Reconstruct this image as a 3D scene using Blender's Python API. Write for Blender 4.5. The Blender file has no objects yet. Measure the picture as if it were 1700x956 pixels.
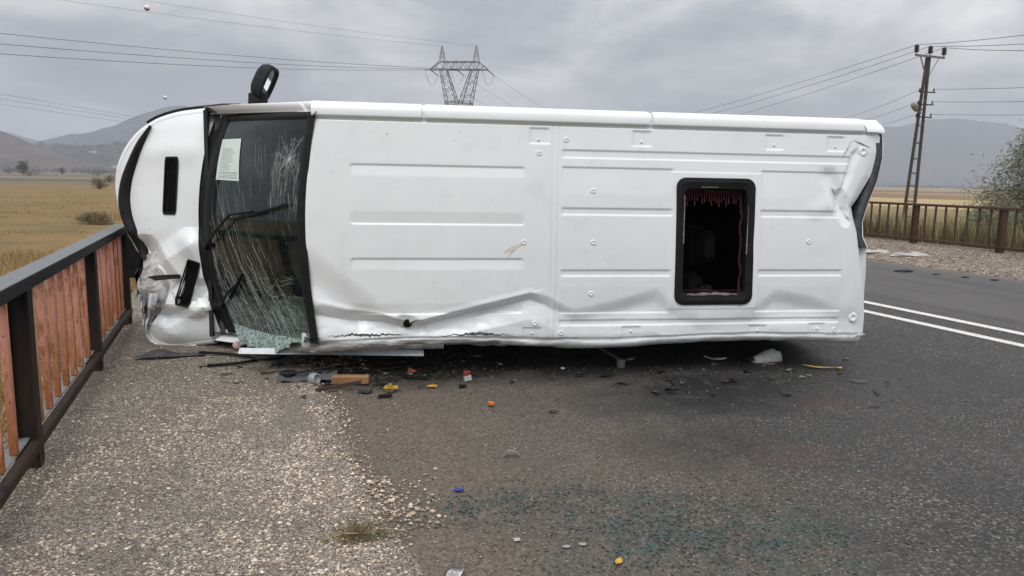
import bpy, math, random
import numpy as np
from mathutils import Matrix, Vector
random.seed(7)
rng = np.random.default_rng(7)
R = math.radians
sc = bpy.context.scene
col = sc.collection

# ------------------------------------------------------------------ camera
cd = bpy.data.cameras.new("camera"); cam = bpy.data.objects.new("camera", cd); col.objects.link(cam); sc.camera = cam
cd.sensor_width = 36; cd.lens = 26.0; cd.clip_start = 0.05; cd.clip_end = 40000
PITCH, ROLL, EYE = R(8.34), R(1.05), 1.50
f_ = np.array([0, math.cos(PITCH), -math.sin(PITCH)]); u_ = np.array([0, math.sin(PITCH), math.cos(PITCH)]); r_ = np.array([1., 0, 0])
Rc = math.cos(ROLL)*r_ + math.sin(ROLL)*u_; Uc = math.cos(ROLL)*u_ - math.sin(ROLL)*r_
M = Matrix.Identity(4)
for i in range(3):
    M[i][0] = Rc[i]; M[i][1] = Uc[i]; M[i][2] = -f_[i]
M[2][3] = EYE
cam.matrix_world = M

# ------------------------------------------------------------------ sky, sun, exposure
SUN_EL, SUN_AZ = R(54), R(198)          # azimuth clockwise from +Y: behind the camera
w = bpy.data.worlds.new("World"); sc.world = w; w.use_nodes = True
nt = w.node_tree; nt.nodes.clear()
def N(t, k, **kw):
    n = t.nodes.new(k)
    for a, b in kw.items(): setattr(n, a, b)
    return n
def L(t, a, b): t.links.new(a, b)
def ramp(t, pts, interp='LINEAR'):
    n = N(t, 'ShaderNodeValToRGB'); n.color_ramp.interpolation = interp
    e = n.color_ramp.elements
    while len(e) < len(pts): e.new(0.5)
    for i, (p, c) in enumerate(pts):
        e[i].position = p
        e[i].color = (c, c, c, 1) if not hasattr(c, '__len__') else (*c, 1)
    return n
def mth(t, op, a, b=None, clamp=False):
    n = N(t, 'ShaderNodeMath', operation=op); n.use_clamp = clamp
    for i, x in enumerate((a, b)):
        if x is None: continue
        if isinstance(x, (int, float)): n.inputs[i].default_value = x
        else: L(t, x, n.inputs[i])
    return n.outputs[0]
def mixc(t, fac, a, b, blend='MIX'):
    n = N(t, 'ShaderNodeMix', data_type='RGBA', blend_type=blend)
    for s, x in ((n.inputs[0], fac), (n.inputs[6], a), (n.inputs[7], b)):
        if isinstance(x, (int, float)): s.default_value = x
        elif isinstance(x, tuple): s.default_value = (*x, 1) if len(x) == 3 else x
        else: L(t, x, s)
    return n.outputs[2]
sky = N(nt, 'ShaderNodeTexSky', sky_type='NISHITA'); sky.sun_disc = False
sky.sun_elevation = SUN_EL; sky.sun_rotation = SUN_AZ; sky.dust_density = 4; sky.air_density = 1.5
tc = N(nt, 'ShaderNodeTexCoord'); sp = N(nt, 'ShaderNodeSeparateXYZ'); L(nt, tc.outputs['Generated'], sp.inputs[0])
zc = mth(nt, 'MAXIMUM', sp.outputs[2], 0.0)
den = mth(nt, 'ADD', zc, 0.16)
cb = N(nt, 'ShaderNodeCombineXYZ')
L(nt, mth(nt, 'DIVIDE', sp.outputs[0], den), cb.inputs[0]); L(nt, mth(nt, 'DIVIDE', sp.outputs[1], den), cb.inputs[1])
n1 = N(nt, 'ShaderNodeTexNoise'); n1.inputs['Scale'].default_value = 0.75; n1.inputs['Detail'].default_value = 6; n1.inputs['Roughness'].default_value = 0.55; n1.inputs['Distortion'].default_value = 0.5
n2 = N(nt, 'ShaderNodeTexNoise'); n2.inputs['Scale'].default_value = 2.4; n2.inputs['Detail'].default_value = 7; n2.inputs['Roughness'].default_value = 0.6
mp = N(nt, 'ShaderNodeMapping'); mp.inputs['Location'].default_value = (1.3, 4.1, 0); mp.inputs['Scale'].default_value = (0.9, 1.0, 1)
L(nt, cb.outputs[0], mp.inputs[0]); L(nt, mp.outputs[0], n1.inputs['Vector']); L(nt, mp.outputs[0], n2.inputs['Vector'])
n3 = N(nt, 'ShaderNodeTexNoise'); n3.inputs['Scale'].default_value = 3.6; n3.inputs['Detail'].default_value = 7; n3.inputs['Roughness'].default_value = 0.58; n3.inputs['Distortion'].default_value = 0.8
mp3 = N(nt, 'ShaderNodeMapping'); mp3.inputs['Scale'].default_value = (1, 1, 2.2); mp3.inputs['Location'].default_value = (0.4, 2.2, 0.7); L(nt, tc.outputs['Generated'], mp3.inputs[0]); L(nt, mp3.outputs[0], n3.inputs['Vector'])
cl = mth(nt, 'ADD', mth(nt, 'ADD', mth(nt, 'MULTIPLY', n1.outputs[0], 0.34), mth(nt, 'MULTIPLY', n2.outputs[0], 0.16)), mth(nt, 'MULTIPLY', n3.outputs[0], 0.50))
cr = ramp(nt, [(0.39, (0.235, 0.25, 0.29)), (0.455, (0.31, 0.322, 0.352)), (0.515, (0.43, 0.437, 0.455)), (0.57, (0.53, 0.532, 0.54)), (0.64, (0.64, 0.638, 0.636))])
L(nt, cl, cr.inputs[0])
cie = mth(nt, 'ADD', mth(nt, 'MULTIPLY', zc, 2.5), 0.80)     # overcast sky: brighter towards the zenith
cloud = N(nt, 'ShaderNodeVectorMath', operation='SCALE'); L(nt, cr.outputs[0], cloud.inputs[0]); L(nt, cie, cloud.inputs['Scale'])
skys = N(nt, 'ShaderNodeVectorMath', operation='SCALE'); L(nt, sky.outputs[0], skys.inputs[0]); skys.inputs['Scale'].default_value = 0.10
mx = mixc(nt, 0.96, skys.outputs[0], cloud.outputs[0])
bg = N(nt, 'ShaderNodeBackground'); L(nt, mx, bg.inputs[0]); bg.inputs[1].default_value = 1.0
wo = N(nt, 'ShaderNodeOutputWorld'); L(nt, bg.outputs[0], wo.inputs[0])

sl = bpy.data.lights.new("sun", 'SUN'); sl.energy = 1.5; sl.angle = R(35); sl.color = (1, 0.97, 0.93)
so = bpy.data.objects.new("sun", sl); col.objects.link(so)
sd = Vector((math.sin(SUN_AZ)*math.cos(SUN_EL), math.cos(SUN_AZ)*math.cos(SUN_EL), math.sin(SUN_EL)))
so.rotation_euler = (-sd).to_track_quat('-Z', 'Y').to_euler()
vs = sc.view_settings; vs.view_transform = 'Standard'; vs.look = 'None'; vs.exposure = 0.28; vs.gamma = 1.0; vs.use_curve_mapping = False
sc.cycles.volume_bounces = 1; sc.cycles.max_bounces = 10; sc.cycles.transparent_max_bounces = 24

# ------------------------------------------------------------------ helpers
def link(o, parent=None):
    col.objects.link(o)
    if parent is not None: o.parent = parent
    return o
def mesh(name, verts, faces, mat, parent=None, smooth=False):
    me = bpy.data.meshes.new(name)
    me.from_pydata([tuple(map(float, v)) for v in verts], [], [tuple(map(int, q)) for q in faces]); me.update()
    if smooth: me.shade_smooth()
    if mat: me.materials.append(mat)
    return link(bpy.data.objects.new(name, me), parent)
def mesh_np(name, verts, faces, mat, parent=None, smooth=False, colors=None):
    """verts (n,3), faces (m,k) arrays of one face size"""
    me = bpy.data.meshes.new(name); verts = np.asarray(verts, np.float32); faces = np.asarray(faces, np.int32)
    k = faces.shape[1]
    me.vertices.add(len(verts)); me.vertices.foreach_set('co', verts.ravel())
    me.loops.add(faces.size); me.loops.foreach_set('vertex_index', faces.ravel())
    me.polygons.add(len(faces)); me.polygons.foreach_set('loop_start', np.arange(0, faces.size, k, dtype=np.int32))
    me.polygons.foreach_set('loop_total', np.full(len(faces), k, np.int32))
    me.update(calc_edges=True); me.validate()
    if colors is not None:
        at = me.color_attributes.new('Col', 'FLOAT_COLOR', 'POINT')
        c = np.ones((len(verts), 4), np.float32); c[:, :3] = colors; at.data.foreach_set('color', c.ravel())
    if smooth: me.shade_smooth()
    if mat: me.materials.append(mat)
    return link(bpy.data.objects.new(name, me), parent)
def empty(name, loc=(0, 0, 0), rz=0.0):
    o = bpy.data.objects.new(name, None); o.empty_display_size = 0.2; o.location = loc; o.rotation_euler = (0, 0, rz); return link(o)
def tag(o, label, cat, group=None, kind=None):
    if label: o['label'] = label
    if cat: o['category'] = cat
    if group: o['group'] = group
    if kind: o['kind'] = kind
    return o
class MB:
    def __init__(s): s.v = []; s.f = []
    def add(s, v, f):
        b = len(s.v); s.v += [tuple(x) for x in v]; s.f += [tuple(i+b for i in q) for q in f]; return s
    def box(s, c, d, ax=None, bev=0.0):
        ax = np.eye(3) if ax is None else np.asarray(ax, float); c = np.asarray(c, float); d = np.asarray(d, float)/2
        if bev <= 0:
            v = [c + ax.T @ (d*np.array(k)) for k in ((-1,-1,-1),(1,-1,-1),(1,1,-1),(-1,1,-1),(-1,-1,1),(1,-1,1),(1,1,1),(-1,1,1))]
            return s.add(v, [(0,3,2,1),(4,5,6,7),(0,1,5,4),(1,2,6,5),(2,3,7,6),(3,0,4,7)])
        b = min(bev, *(d*0.9)); v = []
        prof = [(-1, -b), (0, 0)]
        for z, ins in ((-d[2], b), (-d[2]+b, 0), (d[2]-b, 0), (d[2], b)):
            for sx, sy, ex in ((-1,-1,0),(-1,-1,1),(1,-1,1),(1,-1,0),(1,1,0),(1,1,1),(-1,1,1),(-1,1,0)):
                x = sx*(d[0]-ins - (0 if ex == 0 else b*0.8)); y = sy*(d[1]-ins - (b*0.8 if ex == 0 else 0))
                v.append(c + ax.T @ np.array((x, y, z)))
        f = [tuple(range(7, -1, -1)), tuple(range(24, 32))]
        for k in range(3):
            for i in range(8): f.append((k*8+i, k*8+(i+1) % 8, k*8+8+(i+1) % 8, k*8+8+i))
        return s.add(v, f)
    def bar(s, a, b, w, h=None, up=(0, 0, 1)):
        a = np.asarray(a, float); b = np.asarray(b, float); h = h or w; d = b-a; ln = np.linalg.norm(d); d /= ln
        up = np.asarray(up, float)
        if abs(d @ up) > 0.95: up = np.array((0., 1, 0)) if abs(d[1]) < 0.9 else np.array((1., 0, 0))
        x = np.cross(d, up); x /= np.linalg.norm(x); y = np.cross(x, d)
        return s.box((a+b)/2, (w, h, ln), (x, y, d))
    def tube(s, pts, r, n=6, cap=True):
        pts = [np.asarray(p, float) for p in pts]; m = len(pts); rr = r if hasattr(r, '__len__') else [r]*m; v = []; f = []
        px = None
        for i in range(m):
            d = pts[min(i+1, m-1)] - pts[max(i-1, 0)]; d = d/(np.linalg.norm(d)+1e-12)
            if px is None:
                a = np.array((0, 0, 1.)) if abs(d[2]) < 0.9 else np.array((1., 0, 0)); px = np.cross(d, a)
            px = px - d*(px @ d); px /= np.linalg.norm(px)+1e-12; py = np.cross(d, px)
            for k in range(n):
                a = 2*math.pi*k/n; v.append(pts[i] + rr[i]*(math.cos(a)*px + math.sin(a)*py))
        for i in range(m-1):
            for k in range(n): f.append((i*n+k, i*n+(k+1) % n, (i+1)*n+(k+1) % n, (i+1)*n+k))
        if cap: f.append(tuple(range(n-1, -1, -1))); f.append(tuple((m-1)*n+k for k in range(n)))
        return s.add(v, f)
    def lathe(s, c, prof, axis=(0, 0, 1), n=14):
        c = np.asarray(c, float); ax = np.asarray(axis, float); ax /= np.linalg.norm(ax)
        a = np.array((1., 0, 0)) if abs(ax[0]) < 0.9 else np.array((0, 1., 0)); x = np.cross(ax, a); x /= np.linalg.norm(x); y = np.cross(ax, x)
        v = [c + ax*h + r*(math.cos(2*math.pi*k/n)*x + math.sin(2*math.pi*k/n)*y) for r, h in prof for k in range(n)]
        f = [(i*n+k, i*n+(k+1) % n, (i+1)*n+(k+1) % n, (i+1)*n+k) for i in range(len(prof)-1) for k in range(n)]
        f.append(tuple(range(n-1, -1, -1))); f.append(tuple((len(prof)-1)*n+k for k in range(n)))
        return s.add(v, f)
    def prism(s, poly, ex):
        """closed polygon of 3-D points extruded by vector ex"""
        p = [np.asarray(q, float) for q in poly]; n = len(p); e = np.asarray(ex, float)
        return s.add(p + [q+e for q in p], [tuple(range(n-1, -1, -1)), tuple(range(n, 2*n))] + [(i, (i+1) % n, n+(i+1) % n, n+i) for i in range(n)])
    def grid(s, P):
        P = np.asarray(P, float); a, b = P.shape[:2]
        return s.add(P.reshape(-1, 3), [(i*b+j, i*b+j+1, (i+1)*b+j+1, (i+1)*b+j) for i in range(a-1) for j in range(b-1)])
    def build(s, name, mat, parent=None, smooth=False): return mesh(name, s.v, s.f, mat, parent, smooth)
def smooth01(x): x = np.clip(x, 0, 1); return x*x*(3-2*x)
_perm = np.random.default_rng(3).random((256, 256))
def vnoise(x, y, seed=0):
    x = np.asarray(x, float) + seed*17.3; y = np.asarray(y, float) + seed*9.1
    xi = np.floor(x).astype(int); yi = np.floor(y).astype(int); fx = smooth01(x-xi); fy = smooth01(y-yi)
    g = lambda a, b: _perm[a & 255, b & 255]
    return (g(xi, yi)*(1-fx)+g(xi+1, yi)*fx)*(1-fy) + (g(xi, yi+1)*(1-fx)+g(xi+1, yi+1)*fx)*fy
def fbm(x, y, o=4, seed=0):
    t = 0; a = 0.5
    for k in range(o): t = t + a*vnoise(x*2**k, y*2**k, seed+k); a *= 0.5
    return t

# ------------------------------------------------------------------ materials
def new_mat(name):
    m = bpy.data.materials.new(name); m.use_nodes = True; t = m.node_tree
    return m, t, t.nodes['Principled BSDF'], t.nodes['Material Output']
def noise(t, scale, detail=4, rough=0.55, vec=None, dist=0.0):
    n = N(t, 'ShaderNodeTexNoise'); n.inputs['Scale'].default_value = scale; n.inputs['Detail'].default_value = detail
    n.inputs['Roughness'].default_value = rough; n.inputs['Distortion'].default_value = dist
    if vec is not None: L(t, vec, n.inputs['Vector'])
    return n.outputs[0]
def objco(t): return N(t, 'ShaderNodeTexCoord').outputs['Object']
def bump(t, h, strength, dist, b, prev=None):
    n = N(t, 'ShaderNodeBump'); n.inputs['Strength'].default_value = strength; n.inputs['Distance'].default_value = dist
    L(t, h, n.inputs['Height'])
    if prev is not None: L(t, prev, n.inputs['Normal'])
    if b is not None: L(t, n.outputs[0], b.inputs['Normal'])
    return n.outputs[0]
def simple(name, c1, c2=None, scale=6.0, rough=0.6, metal=0.0, bumps=0.0, bscale=60, lo=0.35, hi=0.65, coat=0.0):
    m, t, b, o = new_mat(name); co = objco(t); b.inputs['Roughness'].default_value = rough; b.inputs['Metallic'].default_value = metal
    b.inputs['Coat Weight'].default_value = coat
    if c2 is None: c2 = tuple(x*0.75 for x in c1)
    r = ramp(t, [(lo, c2), (hi, c1)]); L(t, noise(t, scale, 6, 0.6, co), r.inputs[0]); L(t, r.outputs[0], b.inputs['Base Color'])
    if bumps: bump(t, noise(t, bscale, 4, 0.6, co), bumps, 0.004, b)
    return m
def attr_mat(name, rough=0.8, mul=1.0, trans=0.0, bumps=0.0):
    m, t, b, o = new_mat(name); a = N(t, 'ShaderNodeVertexColor'); a.layer_name = 'Col'
    c = mixc(t, 1.0, a.outputs[0], (mul, mul, mul), 'MULTIPLY'); L(t, c, b.inputs['Base Color']); b.inputs['Roughness'].default_value = rough
    if bumps: bump(t, noise(t, 180, 3, 0.6, objco(t)), bumps, 0.003, b)
    if trans:
        tr = N(t, 'ShaderNodeBsdfTranslucent'); L(t, c, tr.inputs[0]); mxs = N(t, 'ShaderNodeMixShader'); mxs.inputs[0].default_value = trans
        L(t, b.outputs[0], mxs.inputs[1]); L(t, tr.outputs[0], mxs.inputs[2]); L(t, mxs.outputs[0], o.inputs[0])
    return m
PLASTIC = simple('black_plastic', (0.016, 0.016, 0.017), (0.008, 0.008, 0.009), 30, 0.55, bumps=0.15, bscale=300)
RUBBER = simple('black_rubber', (0.012, 0.012, 0.0125), (0.006, 0.006, 0.006), 12, 0.6)
DARKGREY = simple('grey_plastic', (0.06, 0.062, 0.066), (0.03, 0.031, 0.033), 18, 0.6, bumps=0.2, bscale=120)
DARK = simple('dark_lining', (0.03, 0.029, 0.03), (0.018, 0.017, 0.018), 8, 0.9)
SEATM = simple('seat_fabric', (0.030, 0.024, 0.024), (0.018, 0.014, 0.014), 20, 0.95, bumps=0.3, bscale=200)
DASHM = simple('dashboard_grey', (0.075, 0.075, 0.075), (0.045, 0.045, 0.045), 14, 0.7)
CREAM = simple('cream_lining', (0.42, 0.39, 0.32), (0.34, 0.31, 0.25), 10, 0.85)
CHROME = simple('metal_bright', (0.75, 0.75, 0.76), (0.6, 0.6, 0.61), 20, 0.25, metal=0.9)
STEEL = simple('steel_galvanised', (0.20, 0.20, 0.20), (0.13, 0.13, 0.13), 3, 0.6, metal=0.3)
for m_ in (PLASTIC, RUBBER): m_.node_tree.nodes['Principled BSDF'].inputs['Specular IOR Level'].default_value = 0.22
def paint_mat(name='van_white_paint'):
    m, t, b, o = new_mat(name); co = objco(t)
    base = mixc(t, ramp_out(t, noise(t, 1.6, 5, 0.6, co), 0.3, 0.75), (0.74, 0.765, 0.77), (0.80, 0.825, 0.825))
    # grime and scuffs, small specks of mud
    g = ramp_out(t, noise(t, 4.0, 8, 0.72, co, 0.6), 0.52, 0.78)
    base = mixc(t, mth(t, 'MULTIPLY', g, 0.22), base, (0.42, 0.40, 0.37))
    v = N(t, 'ShaderNodeTexVoronoi'); v.inputs['Scale'].default_value = 9.0; v.inputs['Randomness'].default_value = 1.0; L(t, co, v.inputs['Vector'])
    s = mth(t, 'LESS_THAN', v.outputs[0], 0.055)
    pick = mth(t, 'GREATER_THAN', noise(t, 3.1, 2, 0.5, co), 0.56)
    base = mixc(t, mth(t, 'MULTIPLY', mth(t, 'MULTIPLY', s, pick), 0.75), base, (0.16, 0.14, 0.12))
    # scraped, muddy lower edge where the van slid
    sx = N(t, 'ShaderNodeSeparateXYZ'); L(t, co, sx.inputs[0])
    low = mth(t, 'SUBTRACT', 0.335, sx.outputs[2]); low = mth(t, 'MULTIPLY', low, 15.0, True)
    mps = N(t, 'ShaderNodeMapping'); mps.inputs['Scale'].default_value = (2.2, 9, 26); L(t, co, mps.inputs[0])
    scr = ramp_out(t, noise(t, 1.0, 7, 0.75, mps.outputs[0], 0.3), 0.40, 0.58)
    fore = mth(t, 'SUBTRACT', 1.0, mth(t, 'MULTIPLY', mth(t, 'SUBTRACT', sx.outputs[0], 0.9), 1.4, True)); scr = mth(t, 'MULTIPLY', scr, mth(t, 'ADD', 0.35, mth(t, 'MULTIPLY', fore, 0.65)))
    low = mth(t, 'MULTIPLY', low, mth(t, 'SUBTRACT', 1.0, mth(t, 'LESS_THAN', sx.outputs[0], -1.0)))
    base = mixc(t, mth(t, 'MULTIPLY', mth(t, 'MULTIPLY', low, scr), 0.92), base, (0.17, 0.15, 0.13))
    L(t, base, b.inputs['Base Color']); b.inputs['Roughness'].default_value = 0.34; b.inputs['Coat Weight'].default_value = 0.35; b.inputs['Coat Roughness'].default_value = 0.12
    bump(t, noise(t, 3.0, 3, 0.5, co), 0.25, 0.012, b)
    return m
def ramp_out(t, v, a, b):
    r = ramp(t, [(a, 0.0), (b, 1.0)]); L(t, v, r.inputs[0]); return r.outputs[0]
WHITE = paint_mat()
BARE = simple('scraped_panel', (0.66, 0.655, 0.64), (0.36, 0.35, 0.335), 7, 0.55, bumps=0.4, bscale=40, lo=0.4, hi=0.55)
def glass_mat(name, tint, haze_amt=0.0):
    m, t, b, o = new_mat(name); co = objco(t)
    tr = N(t, 'ShaderNodeBsdfTransparent'); tr.inputs[0].default_value = (*tint, 1)
    gl = N(t, 'ShaderNodeBsdfGlossy'); gl.inputs['Roughness'].default_value = 0.03
    fr = N(t, 'ShaderNodeFresnel'); fr.inputs[0].default_value = 1.5
    m1 = N(t, 'ShaderNodeMixShader'); L(t, fr.outputs[0], m1.inputs[0]); L(t, tr.outputs[0], m1.inputs[1]); L(t, gl.outputs[0], m1.inputs[2])
    if haze_amt:
        # crazed, milky green zone at the crushed lower corner of the screen; noise veil paints pale reflections all over
        sx = N(t, 'ShaderNodeSeparateXYZ'); L(t, co, sx.inputs[0])
        k = mth(t, 'ADD', mth(t, 'MULTIPLY', mth(t, 'SUBTRACT', 0.58, sx.outputs[2]), 2.2, True), mth(t, 'MULTIPLY', noise(t, 3, 4, .6, co), 0.26))
        vo = N(t, 'ShaderNodeTexVoronoi'); vo.feature = 'DISTANCE_TO_EDGE'; vo.inputs['Scale'].default_value = 26; L(t, co, vo.inputs['Vector'])
        ed = ramp(t, [(0.0, 1.0), (0.12, 0.25)]); L(t, vo.outputs[0], ed.inputs[0])
        k2 = mth(t, 'MULTIPLY', mth(t, 'MULTIPLY', k, ed.outputs[0]), haze_amt, True)
        df = N(t, 'ShaderNodeBsdfDiffuse'); df.inputs[0].default_value = (0.30, 0.40, 0.36, 1)
        m2 = N(t, 'ShaderNodeMixShader'); L(t, k2, m2.inputs[0]); L(t, m1.outputs[0], m2.inputs[1]); L(t, df.outputs[0], m2.inputs[2]); m1 = m2
    L(t, m1.outputs[0], o.inputs[0]); return m
GLASS = glass_mat('windscreen_glass', (0.64, 0.76, 0.70), 0.62)
CLEAR = glass_mat('clear_plastic', (0.85, 0.87, 0.88))

# ------------------------------------------------------------------ road frame: n across the road, t along it
RA = R(20.2); NV = np.array((math.cos(RA), math.sin(RA), 0)); TV = np.array((-math.sin(RA), math.cos(RA), 0))
def RT(n, t, z=0.0): return NV*n + TV*t + np.array((0, 0, z))
def to_nt(x, y): return x*NV[0]+y*NV[1], x*TV[0]+y*TV[1]
FIELD = -1.0

# ------------------------------------------------------------------ ground, road, shoulders
def edge_wobble(t): return 0.52 + 0.10*(fbm(t*0.9, 0.3, 3, 2)-0.45) + 0.18*np.clip((3.2-t)/1.2, 0, 1)
def ground_h(n):
    n = np.asarray(n, float)
    lo = smooth01((-1.15-n)/2.2); hi = smooth01((n-16.4)/2.5)
    return -0.03 + (FIELD+0.03)*np.maximum(lo, hi)
ns = np.concatenate([-np.geomspace(4800, 6, 50), np.linspace(-5.5, -0.9, 34), np.linspace(-0.5, 15.0, 10), np.linspace(15.6, 21, 34), np.geomspace(22, 3300, 50)])
ts = np.concatenate([-np.geomspace(1500, 10, 16), np.linspace(-8, 60, 120), np.geomspace(64, 4400, 60)])
Ng, Tg = np.meshgrid(ns, ts, indexing='ij')
bumpy = np.where((Ng < -3) | (Ng > 19), 0.22*(fbm(Ng*0.23, Tg*0.23, 3, 5)-0.45)*smooth01((1500-np.abs(Tg))/1000)*smooth01((1500-np.abs(Ng))/1000), 0)
Pg = np.stack([Ng, Tg, ground_h(Ng)+bumpy], -1)
a, b = Ng.shape
idx = np.arange(a*b).reshape(a, b)
gf = np.stack([idx[:-1, :-1], idx[1:, :-1], idx[1:, 1:], idx[:-1, 1:]], -1).reshape(-1, 4)
def ground_mat():
    m, t, b, o = new_mat('field_ground'); co = objco(t); sx = N(t, 'ShaderNodeSeparateXYZ'); L(t, co, sx.inputs[0])
    nz = noise(t, 0.035, 6, 0.6, co); fine = noise(t, 1.3, 8, 0.7, co); mid = noise(t, 0.22, 7, 0.65, co, 0.4)
    straw = mixc(t, ramp_out(t, fine, 0.3, 0.7), (0.165, 0.108, 0.048), (0.275, 0.185, 0.085))
    green = mixc(t, fine, (0.10, 0.088, 0.038), (0.18, 0.145, 0.062))
    left = mixc(t, mth(t, 'MULTIPLY', ramp_out(t, mid, 0.46, 0.62), 0.75), straw, green)
    left = mixc(t, mth(t, 'MULTIPLY', ramp_out(t, nz, 0.50, 0.66), 0.5), left, (0.22, 0.145, 0.075))
    # far left valley floor: greyer strips beyond the straw field
    wn = mth(t, 'ADD', sx.outputs[1], mth(t, 'MULTIPLY', noise(t, 0.01, 3, 0.5, co), 40))
    far = ramp_out(t, mth(t, 'MULTIPLY', wn, 1/400), 0.40, 0.50)
    strips = N(t, 'ShaderNodeTexVoronoi'); mpp = N(t, 'ShaderNodeMapping'); mpp.inputs['Scale'].default_value = (0.004, 0.011, 1); L(t, co, mpp.inputs[0]); L(t, mpp.outputs[0], strips.inputs['Vector']); strips.inputs['Scale'].default_value = 1
    sr = ramp(t, [(0.0, (0.12, 0.10, 0.068)), (0.3, (0.19, 0.155, 0.11)), (0.5, (0.10, 0.10, 0.062)), (0.75, (0.155, 0.125, 0.09)), (1.0, (0.22, 0.185, 0.13))], 'CONSTANT')
    ssx = N(t, 'ShaderNodeSeparateColor'); L(t, strips.outputs['Color'], ssx.inputs[0]); L(t, ssx.outputs[0], sr.inputs[0])
    left = mixc(t, far, left, sr.outputs[0])
    # right: parcels running with the road, stubble, straw and ploughed bands
    rn = mth(t, 'MULTIPLY', mth(t, 'ADD', sx.outputs[0], mth(t, 'MULTIPLY', noise(t, 0.02, 3, 0.5, co), 22)), 1/520)
    rr = ramp(t, [(0.0, (0.20, 0.165, 0.085)), (0.12, (0.25, 0.195, 0.095)), (0.165, (0.44, 0.335, 0.17)), (0.285, (0.22, 0.155, 0.09)), (0.44, (0.31, 0.225, 0.13)), (0.55, (0.18, 0.13, 0.085)), (0.75, (0.28, 0.215, 0.14))], 'CONSTANT'); L(t, rn, rr.inputs[0])
    right = mixc(t, mth(t, 'MULTIPLY', fine, 0.35), rr.outputs[0], (0.09, 0.075, 0.045))
    side = mth(t, 'GREATER_THAN', sx.outputs[0], 7.0)
    c = mixc(t, side, left, right)
    # bank under the road edge: earth and stones
    L(t, c, b.inputs['Base Color']); b.inputs['Roughness'].default_value = 0.95; b.inputs['Specular IOR Level'].default_value = 0.15
    bump(t, noise(t, 9, 6, 0.7, co), 0.8, 0.10, b)
    return m
ground = mesh_np('ground', Pg.reshape(-1, 3), gf, ground_mat(), None, True); ground.rotation_euler = (0, 0, RA); tag(ground, 'dry straw coloured fields stretching to the hills', None, kind='structure')

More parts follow.
